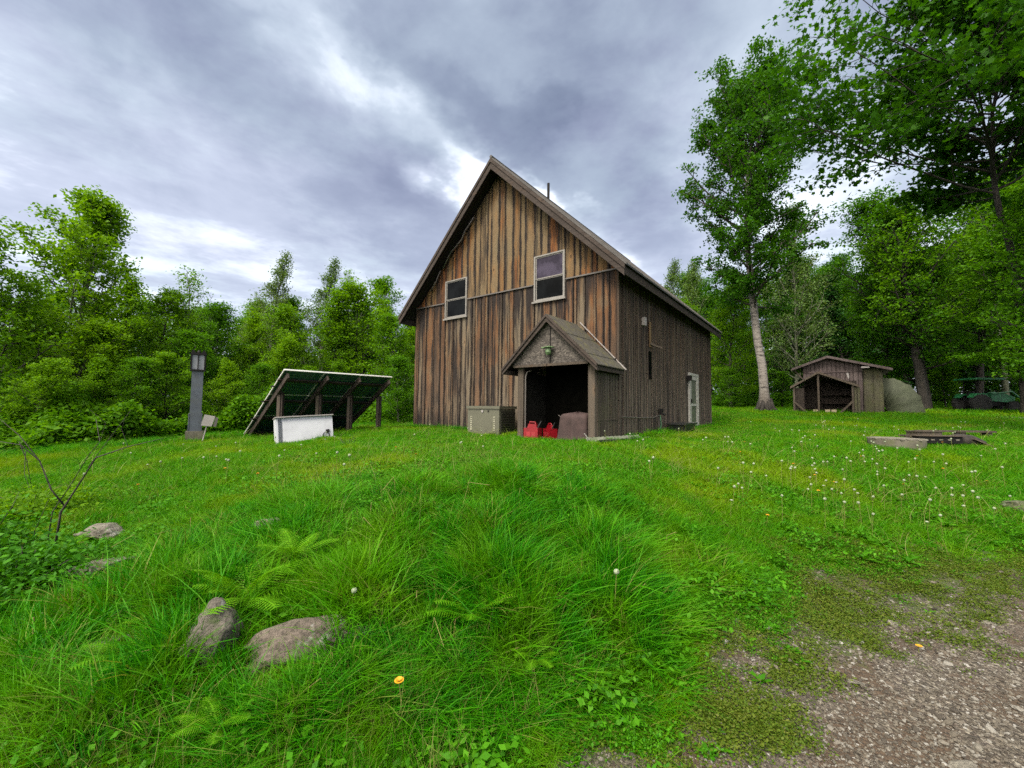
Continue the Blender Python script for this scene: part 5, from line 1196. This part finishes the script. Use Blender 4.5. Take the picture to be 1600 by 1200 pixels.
rock(172, 3.45, (.40, .14, .12), 22, 'long pale flat stone in the left bank', 'rockpale', 6, .06, (0, -8))
rock(178, 4.3, (.26, .16, .10), 5, 'small pale stone behind the long flat stone', 'rockpale', 7, .05)
rock(102, 2.85, (.16, .09, .09), 30, 'small brownish stone by the dead sticks', 'rockpink', 8, .04)
rock(440, 3.75, (.21, .16, .11), -10, 'weathered stone with dry grass on the upper bank', 'rockpale', 9, .06)
rock(14, 1.95, (.16, .16, .08), 0, 'mossy stone in the bottom left corner', 'rock', 10, .0)
MT['rockmoss'] = rockmat('moss_covered_stone', (.10, .10, .06), (.05, .07, .025), 1.0)
rock(1592, 5.4, (.32, .25, .13), 10, 'mossy mound of stone at the right edge of the lawn', 'rockmoss', 11, .04)
rock(1478, 2.05, (.10, .065, .028), 12, 'flat tan stone set in the gravel near the bottom right', 'rockpale', 12, .0)
rock(1380, 3.25, (.045, .035, .03), 40, 'small white stone at the top of the gravel', 'rockpale', 13, .01)
rock(1528, 3.35, (.08, .045, .02), 5, 'flat tan stone near the upper edge of the gravel', 'rockpale', 14, .0)
rock(1322, 2.55, (.055, .03, .012), -20, 'thin pale green-grey slate on the gravel', 'rockpale', 15, .012)
rock(1500, 2.15, (.035, .022, .015), 60, 'small buff pebble above the flat tan stone', 'rockpale', 16, .008)
# ------------------------------------------------------------------ ferns
def fern_mesh(nm, seed, nf, L):
    rr_ = np.random.RandomState(seed); V = []; Fl = []
    for k in range(nf):
        a = k*6.28/nf+rr_.rand()*.7; l = L*rr_.uniform(.65, 1.1); el = R(rr_.uniform(42, 80)); d = np.array([math.cos(a)*math.cos(el), math.sin(a)*math.cos(el), math.sin(el)])
        pts = [np.zeros(3)]; m_ = 22
        for i in range(m_): d = d+np.array([math.cos(a)*.02+rr_.normal()*.02, math.sin(a)*.02+rr_.normal()*.02, -.050]); d /= np.linalg.norm(d); pts.append(pts[-1]+d*l/m_)
        sdv = np.array([-math.sin(a), math.cos(a), 0]); 
        for i in range(3, m_):
            t_ = i/m_; pl = l*.24*math.sin(math.pi*min(1, (t_-.06)**.75))**.8+.004; ax = (pts[i+1]-pts[i])/np.linalg.norm(pts[i+1]-pts[i]); nn = np.cross(sdv, ax)
            for sgn in (-1, 1):
                dr_ = sdv*sgn*.92+ax*.35-nn*.12*(-1); nl = 5; wp = l/m_*.85
                for j in range(nl):    # pinnules as a toothed strip
                    q0, q1 = j/nl, (j+.85)/nl; w0, w1 = wp*(1-q0**1.5), wp*(1-q1)*.5
                    c0_, c1_ = pts[i]+dr_*pl*q0, pts[i]+dr_*pl*q1; b = len(V); V += [c0_-ax*w0*.5, c0_+ax*w0*.5, c1_+ax*w1*.5+ax*.002, c1_-ax*w1*.5]; Fl.append((b, b+1, b+2, b+3))
        for i in range(m_): b = len(V); w0 = .004*(1-i/m_)+.001; V += [pts[i]-sdv*w0, pts[i]+sdv*w0, pts[i+1]+sdv*w0, pts[i+1]-sdv*w0]; Fl.append((b, b+1, b+2, b+3))
    return np_mesh(nm, np.array(V), np.array(Fl), MT['fern'], rr_.rand(len(Fl)))
fm = [fern_mesh('fern_fronds', 1, 13, .36), fern_mesh('fern_fronds', 2, 9, .32), fern_mesh('fern_fronds', 3, 6, .30)]
for k, (px_, D, sc__, m_, lb) in enumerate([(395, 2.72, 1.15, 0, 'largest bright fern between the boulder and the pinkish rock'), (322, 2.95, .9, 1, 'bright fern behind and left of the largest fern'), (285, 2.6, .8, 2, 'fern left of the upright boulder'),
      (235, 2.35, .85, 2, 'fern frond hanging below the half-sunk rock'), (470, 3.1, .85, 1, 'fern on the bank above the pinkish rock'), (745, 2.62, .85, 1, 'fern in the long grass at the middle of the bank'), (800, 2.78, .75, 2, 'small fern just right of the middle fern'),
      (365, 1.95, .6, 2, 'small fern at the foot of the upright boulder'), (840, 2.4, .6, 2, 'small upright fern low in the bank'), (432, 2.95, .9, 2, 'fern close behind the largest bright fern'), (120, 3.7, .7, 1, 'fern near the bare shrub stems')]):
    p = at(px_, D); o = link('fern', fm[m_], None, (p[0], p[1], p[2]+.10)); sc__ *= 1.2; o.scale = (sc__,)*3; ROCKS.append((p[0], p[1], .22*sc__)); o.rotation_euler = (0, 0, k*1.3); tag(o, lb, 'fern', 'ferns on the bank')
def off_rocks(x, y, k=.55):
    m_ = np.ones(len(x), bool)
    for (a, b, c_) in ROCKS: m_ &= (np.hypot(x-a, y-b) > c_*k*(.75+.35*np.sin(x*31+y*17)))
    return m_
# lawn near
N = 120000; x, y = polar(N, 1.5, 14); ti = tallness(x, y); ins = inside(x, y)
keep = ~in_barn(x, y, .02) & (ins < .02+r_.rand(N)*.12) & off_rocks(x, y) & (r_.rand(N) > ti*.5) & ~dirt(x, y)
x, y, ti, ins = x[keep], y[keep], ti[keep], ins[keep]; z = hz(x, y)-.008; n = len(x); dist = np.hypot(x, y)
hv = (.35+.75*blot(x, y, .9, 0.3)+.75*blot(x, y, 4.1, 2.)*blot(x, y, 9.3, 1.))*np.clip(.45-ins*.9, .35, 1.0)*r_.uniform(.75, 1.25, n)*(1+.5*ti); wd = np.clip(dist/4.5, .9, 2.2)
scatter('lawn_grass', x, y, z, np.c_[wd, wd, hv*np.clip(dist/7, 1, 1.25)], rot(n), r_.randint(0, 3, n), lawn_src, 'short fresh green lawn grass', 'grass')
N = 46000; x, y = polar(N, 11, 75); keep = ~in_barn(x, y, .05) & ~dirt(x, y); x, y = x[keep], y[keep]; n = len(x); dist = np.hypot(x, y); wd = np.clip(dist/14, 1, 3.5)
hv = (.7+.6*blot(x, y, .6, 1.3))*r_.uniform(.8, 1.2, n)
scatter('far_lawn_grass', x, y, hz(x, y)-.01, np.c_[wd, wd, hv*np.clip(dist/16, 1, 1.5)], rot(n), r_.randint(0, 3, n), far_src, 'lawn grass farther off around the barn and the shed', 'grass')
# tall bank grass
N = 46000; x, y = polar(N, 1.45, 7.5, -60, 42); ti = tallness(x, y); ins = inside(x, y)
keep = (r_.rand(N) < (ti*1.05-.05)*np.clip(2.2*blot(x, y, 6.3, 2.2)-.25, .08, 1)) & (ins < -.05) & off_rocks(x, y, .72) & ~in_barn(x, y, .1); x, y, ti, ins = x[keep], y[keep], ti[keep], ins[keep]; n = len(x)
hv = (.30+.66*ti)*np.clip(1.25-(y-2.4)*.22, .6, 1.1)*(.22+.75*blot(x, y, 2.2, .7)+.85*blot(x, y, 7.3, 1.9))*np.clip(.22-ins*1.1, .22, 1.0)*r_.uniform(.7, 1.2, n)
front = np.clip((np.hypot(x, y)-1.2)/1.6, .45, 1); hv *= front
scatter('tall_grass', x, y, hz(x, y)-.01, np.c_[.8+.35*hv, .8+.35*hv, hv], rot(n, .16), r_.randint(0, 3, n), tall_src, 'long rough meadow grass on the bank', 'grass')
# taller grass along the foot of the woods, the walls and the posts
xs_, ys_ = [], []
for _ in range(1):
    t_ = r_.rand(9000)*(len(LE)-2); i = t_.astype(int); f = (t_-i)[:, None]; p_ = LE[i+0]*(1-f)+LE[i+1]*f+r_.normal(size=(9000, 2))*.5+np.array([.35, -.5]); xs_.append(p_[:, 0]); ys_.append(p_[:, 1])
    t_ = r_.rand(1500); s_2 = r_.rand(1500); 
    for lx_, ly_ in ((-BW*t_[:700], -.06-.12*s_2[:700]), (np.full(500, .16)+.15*s_2[700:1200], 9.5*t_[700:1200])):
        wx = BO[0]+ca_*lx_+sa_*ly_; wy = BO[1]-sa_*lx_+ca_*ly_; xs_.append(wx); ys_.append(wy)
x = np.concatenate(xs_); y = np.concatenate(ys_); keep = ~in_barn(x, y, .0); x, y = x[keep], y[keep]; n = len(x)
scatter('edge_grass', x, y, hz(x, y)-.01, np.c_[np.full((n, 2), 1.5), r_.uniform(.45, .9, n)], rot(n), r_.randint(0, 3, n), tall_src, 'uncut grass along the wood edge and the barn walls', 'grass')
# weeds, clover, moss
N = 24000; x, y = polar(N, 1.4, 9); ins = inside(x, y); keep = (ins < .5) & (r_.rand(N) < np.where(ins > -.5, .75, .35)) & off_rocks(x, y, .7) & ~in_barn(x, y, .1) & (blot(x, y, 2.7, 5) > .45-(ins > -.3)*.2); keep &= (ins < .1) | (r_.rand(N) < .12)
x, y = x[keep], y[keep]; n = len(x); s_ = r_.uniform(.6, 1.9, n)*np.where(inside(x, y) > -.1, .5, 1)
scatter('weeds', x, y, hz(x, y)+.002, np.c_[s_, s_, s_], rot(n), r_.randint(0, 5, n), weed_src+clover, 'broad-leaved weeds and clover among the grass', 'weeds')
N = 5200; x, y = polar(N, 1.6, 22); keep = ~in_barn(x, y, .1) & (inside(x, y) < -.1) & off_rocks(x, y) & (blot(x, y, 1.1, 3.1) > .42); x, y = x[keep], y[keep]; n = len(x); s_ = r_.uniform(.5, 1.1, n); wdt = np.clip(np.hypot(x, y)/4, .8, 3)
scatter('seed_stalks', x, y, hz(x, y), np.c_[s_*wdt, s_*wdt, s_], rot(n, .2), r_.randint(0, 3, n), stalk_src, 'thin ripe grass stalks standing above the lawn', 'grass')
N = 90000; x, y = polar(N, 1.5, 7.5, 0, 60); ins = inside(x, y)+.38*np.sin(x*2.3+1)*np.sin(y*2.9+2)+.30*np.sin(x*6.1)*np.sin(y*7.3+1)
keep = (ins > -.35) & (r_.rand(N) < np.clip(.74-ins*.62/np.clip((y-1.0)*.45, .42, 1), 0, 1)**2.2) & off_rocks(x, y, .9) & (ins < 1.4); x, y = x[keep], y[keep]; n = len(x); s_ = r_.uniform(.4, 1.1, n)
scatter('moss', x, y, hz(x, y)+.005, np.c_[s_, s_, s_*.8], rot(n), r_.randint(0, 3, n), moss_src, 'yellow-green moss and creeping weeds on the edge of the gravel', 'moss')
N = 110000; x, y = polar(N, 1.4, 7, -2, 62); ins = inside(x, y); keep = (ins > -.1) & (r_.rand(N) < np.clip(.25+ins*.6, 0, 1)); x, y = x[keep], y[keep]; n = len(x)
s_ = .0035+.008*r_.rand(n)**2.0+.016*(r_.rand(n) > .985)*r_.rand(n); s_ *= np.clip(np.hypot(x, y)/2.6, .9, 1.3)
scatter('gravel', x, y, hz(x, y)+.006+s_*.2, np.c_[s_, s_, s_], rot(n, .25), r_.randint(0, 4, n), peb_src, 'loose grey and white gravel stones on the drive', 'gravel')

# ------------------------------------------------------------------ dandelions
def blowball():
    e = empty('dandelion', (0, 0, 0), 0, 'white dandelion seed head on a thin stalk in the lawn', 'dandelion', 'dandelion seed heads in the lawn')
    mb = MB(); mb.tube([(0, 0, -.02), (.004, 0, .10), (.0, .006, .20)], .0022, 5); mb.build('stalk', MT['stem'], e)
    rr_ = np.random.RandomState(4); P_ = rr_.normal(size=(170, 3)); P_ /= np.linalg.norm(P_, axis=1)[:, None]; V = []; Fl = []
    for i, q in enumerate(P_):
        a = np.cross(q, [0, 0, 1.1]); a /= np.linalg.norm(a); b = np.cross(q, a); c_ = np.array([0, .006, .205])+q*.0150; s = .0042; k = len(V)
        V += [c_+a*s, c_+b*s, c_-a*s, c_-b*s]; Fl.append((k, k+1, k+2, k+3))
    link('seed_head', np_mesh('seed_head', np.array(V), np.array(Fl), MT['puff'], rr_.rand(170)), e)
    mb = MB(); mb.lathe([(.003, .196), (.006, .204), (.003, .211)], 8, (0, .006, 0)); mb.build('core', MT['stem'], e)
    return e
def bloom():
    e = empty('dandelion', (0, 0, 0), 0, 'yellow dandelion flower in the lawn', 'dandelion', 'yellow dandelions in the lawn')
    mb = MB(); mb.tube([(0, 0, -.02), (.004, 0, .08), (0, 0, .17)], .0022, 5); mb.build('stalk', MT['stem'], e)
    mb = MB(); n = 22
    for k in range(n):
        for q, hh in ((.018, .004), (.012, .010)):
            a = k*6.283/n+q*40; mb.poly([(0, 0, .172), (q*math.cos(a-.16), q*math.sin(a-.16), .172+hh), (q*1.1*math.cos(a), q*1.1*math.sin(a), .172+hh), (q*math.cos(a+.16), q*math.sin(a+.16), .172+hh)], .5)
    mb.build('petals', MT['yellow'], e); mb = MB(); mb.lathe([(.003, .160), (.008, .168), (.007, .173)], 8); mb.build('calyx', MT['stem'], e); return e
BB, YB = blowball(), bloom(); first = [True, True]
def place(kind, x, y, h, s, label=None):
    base = (BB, YB)[kind]
    o = base if first[kind] else copy_tree(base)
    first[kind] = False
    o.location = (x, y, H(x, y)); o.rotation_euler = (rng.uniform(-.12, .12), rng.uniform(-.12, .12), rng.uniform(0, 6.28)); o.scale = (s, s, h/.2)
    if o.scale[2] > 1.15*s:     # keep the head round on a long stalk
        for ch in o.children:
            if ch.name.split('.')[0] != 'stalk': ch.scale = (1, 1, s/(h/.2)); ch.location = (0, 0, .205*(1-s/(h/.2)))
    if label: o['label'] = label
    return o
place(0, *at(957, 2.75)[:2], .42, 1.15, 'white dandelion seed head standing alone in the tall grass left of the gravel')
place(0, *at(555, 2.6)[:2], .26, 1.1, 'white dandelion seed head at the right end of the pinkish rock')
place(1, *at(642, 2.05)[:2], .30, 1.15, 'single yellow dandelion in the foreground grass')
place(1, *at(1420, 2.95)[:2], .06, 1.0, 'low yellow dandelion growing in the mossy gravel')
g = random.Random(12); cnt = 0
def ok(x, y): return not in_barn(np.array([x]), np.array([y]), .2)[0] and inside(np.array([x]), np.array([y]))[0] < -.25
spots = []
for _ in range(125):       # the right-hand lawn, thickest in the middle
    px_ = g.gauss(1340, 130); D = 4.6*math.exp(abs(g.gauss(0, .42))); spots.append((px_, D, 0))
for _ in range(38): spots.append((g.uniform(940, 1590), g.uniform(7, 15), 0))
for _ in range(34): spots.append((g.uniform(130, 760), g.uniform(4.4, 10.5), 0))
for _ in range(16): spots.append((g.gauss(1330, 150), g.uniform(4.4, 9), 1))
for _ in range(5): spots.append((g.uniform(200, 700), g.uniform(5, 10), 1))
for px_, D, kd_ in spots:
    px_ = min(max(px_, 20), 1640); p = at(px_, D)
    if ok(p[0], p[1]): place(kd_, p[0], p[1], g.uniform(.20, .36) if kd_ == 0 else g.uniform(.14, .26), g.uniform(.85, 1.1))
# ------------------------------------------------------------------ bushes and dead stems at the left
def bushy(name, px_, D, w, h, n, ls, lm, label, cat, seed, stems=9):
    rr_ = np.random.RandomState(seed); p = at(px_, D); e = empty(name, p, 0, label, cat); paths = []; P_ = []
    for k in range(stems):
        a = rr_.rand()*6.28; pth = limb(np.array([0, 0, -.05]), (math.cos(a)*rr_.uniform(.2, 1), math.sin(a)*rr_.uniform(.2, 1), 1), h*rr_.uniform(.8, 1.2), 5, rr_, (math.cos(a)*w, math.sin(a)*w, .2), .15); paths.append((pth, np.linspace(.008, .003, 6)))
        for j in range(n//stems):
            q = interp(pth, rr_.uniform(.25, 1)); P_.append(q+rr_.normal(size=3)*np.array([w*.33, w*.33, h*.14]))
    P_ = np.array(P_); P_[:, 2] = np.abs(P_[:, 2]); V, Fq_ = tube_np(paths, 5); link('stems', np_mesh('bush_stems', V, Fq_, MT['twig']), e)
    V, Fl = leaves(P_, ls, rr_, QUAD, .8); link('foliage', np_mesh('bush_foliage', V, Fl, MT[lm], rr_.rand(len(P_))), e); return e
bushy('leafy_bush', 48, 3.15, .50, .42, 5200, .042, 'weed', 'low dark green leafy bush at the left edge below the bare shrub', 'bush', 3)
bushy('leafy_bush', -30, 3.7, .6, .6, 4200, .05, 'weed', 'leafy bush rising at the left picture edge', 'bush', 4)
bushy('leafy_bush', 60, 4.9, .6, .40, 3600, .05, 'leaf_y', 'pale green low bush behind the bare shrub', 'bush', 5)
bushy('flowering_plant', 548, 9.2, .14, .32, 260, .03, 'leaf_pale', 'yellow-flowered plant in front of the solar array right post', 'plant', 6, 7)
bushy('garden_plant', 1048, 13.0, .2, .22, 300, .05, 'weed', 'small plant growing by the black tub at the barn wall', 'plant', 8, 6)
D0 = 3.6; p = at(88, D0)
def rp(px_, py_, dd=0.0): q = pt(px_, py_, D0+dd); return tuple(a-b for a, b in zip(q, p))
bs = empty('bare_shrub', p, 0, 'leafless dark forked shrub at the left, its thin stems spreading over the grass', 'shrub')
mb = MB()
for pts, r0, r1 in (([(84, 868), (95, 800), (118, 765), (150, 715), (200, 698), (255, 685)], .016, .004), ([(102, 792), (80, 765), (62, 720), (32, 695), (0, 690)], .011, .004), ([(70, 872), (82, 800), (112, 755), (138, 712), (156, 690), (150, 655)], .008, .003),
      ([(52, 870), (54, 830), (76, 780)], .006, .002), ([(30, 690), (42, 720), (50, 765)], .006, .002), ([(138, 730), (160, 700), (205, 640)], .005, .002), ([(62, 720), (30, 680), (0, 655)], .007, .003), ([(0, 820), (20, 790), (30, 768)], .006, .002), ([(200, 698), (190, 670), (195, 655)], .004, .0015), ([(40, 705), (38, 740), (46, 762)], .005, .002), ([(156, 690), (165, 660), (140, 640)], .003, .0015)):
    n = len(pts); mb.tube([rp(a, b, .1*math.sin(i*1.7+a)) for i, (a, b) in enumerate(pts)], [.6*(r0+(r1-r0)*i/(n-1)) for i in range(n)], 6)
mb.build('stems', MT['twig'], bs, smooth=True)
for k, (pa, pb, D_, lb) in enumerate([((52, 965), (50, 1055), 2.6, 'upright broken dry stick in the bottom left grass'), ((92, 955), (78, 985), 2.8, 'short leaning dry stick beside the brownish stone')]):
    a, b = Vector(pt(*pb, D_)), Vector(pt(*pa, D_)); mb = MB(); mb.tube([a-(b-a)*.3, a+(b-a)*.5+Vector((.012, 0, 0)), b], [.010, .009, .005], 6)
    tag(mb.build('dry_stick', MT['straw']), lb, 'stick')
g = random.Random(31)      # bent straw stalks in the bank
mb = MB()
for k in range(60):
    px_ = g.uniform(120, 1050); D = g.uniform(1.8, 4.2); q = at(px_, D)
    if inside(np.array([q[0]]), np.array([q[1]]))[0] > -.1: continue
    a = g.uniform(0, 6.28); l = g.uniform(.10, .28); hh = g.uniform(.05, .3)*min(1, D/3)
    mb.tube([(q[0], q[1], q[2]), (q[0]+l*.3*math.cos(a), q[1]+l*.3*math.sin(a), q[2]+hh), (q[0]+l*math.cos(a), q[1]+l*math.sin(a), q[2]+hh*g.uniform(.4, 1.1))], .0018, 4)
tag(mb.build('straw_stalks', MT['straw']), 'dry bent straw stalks scattered through the bank grass', 'straw', kind='stuff')
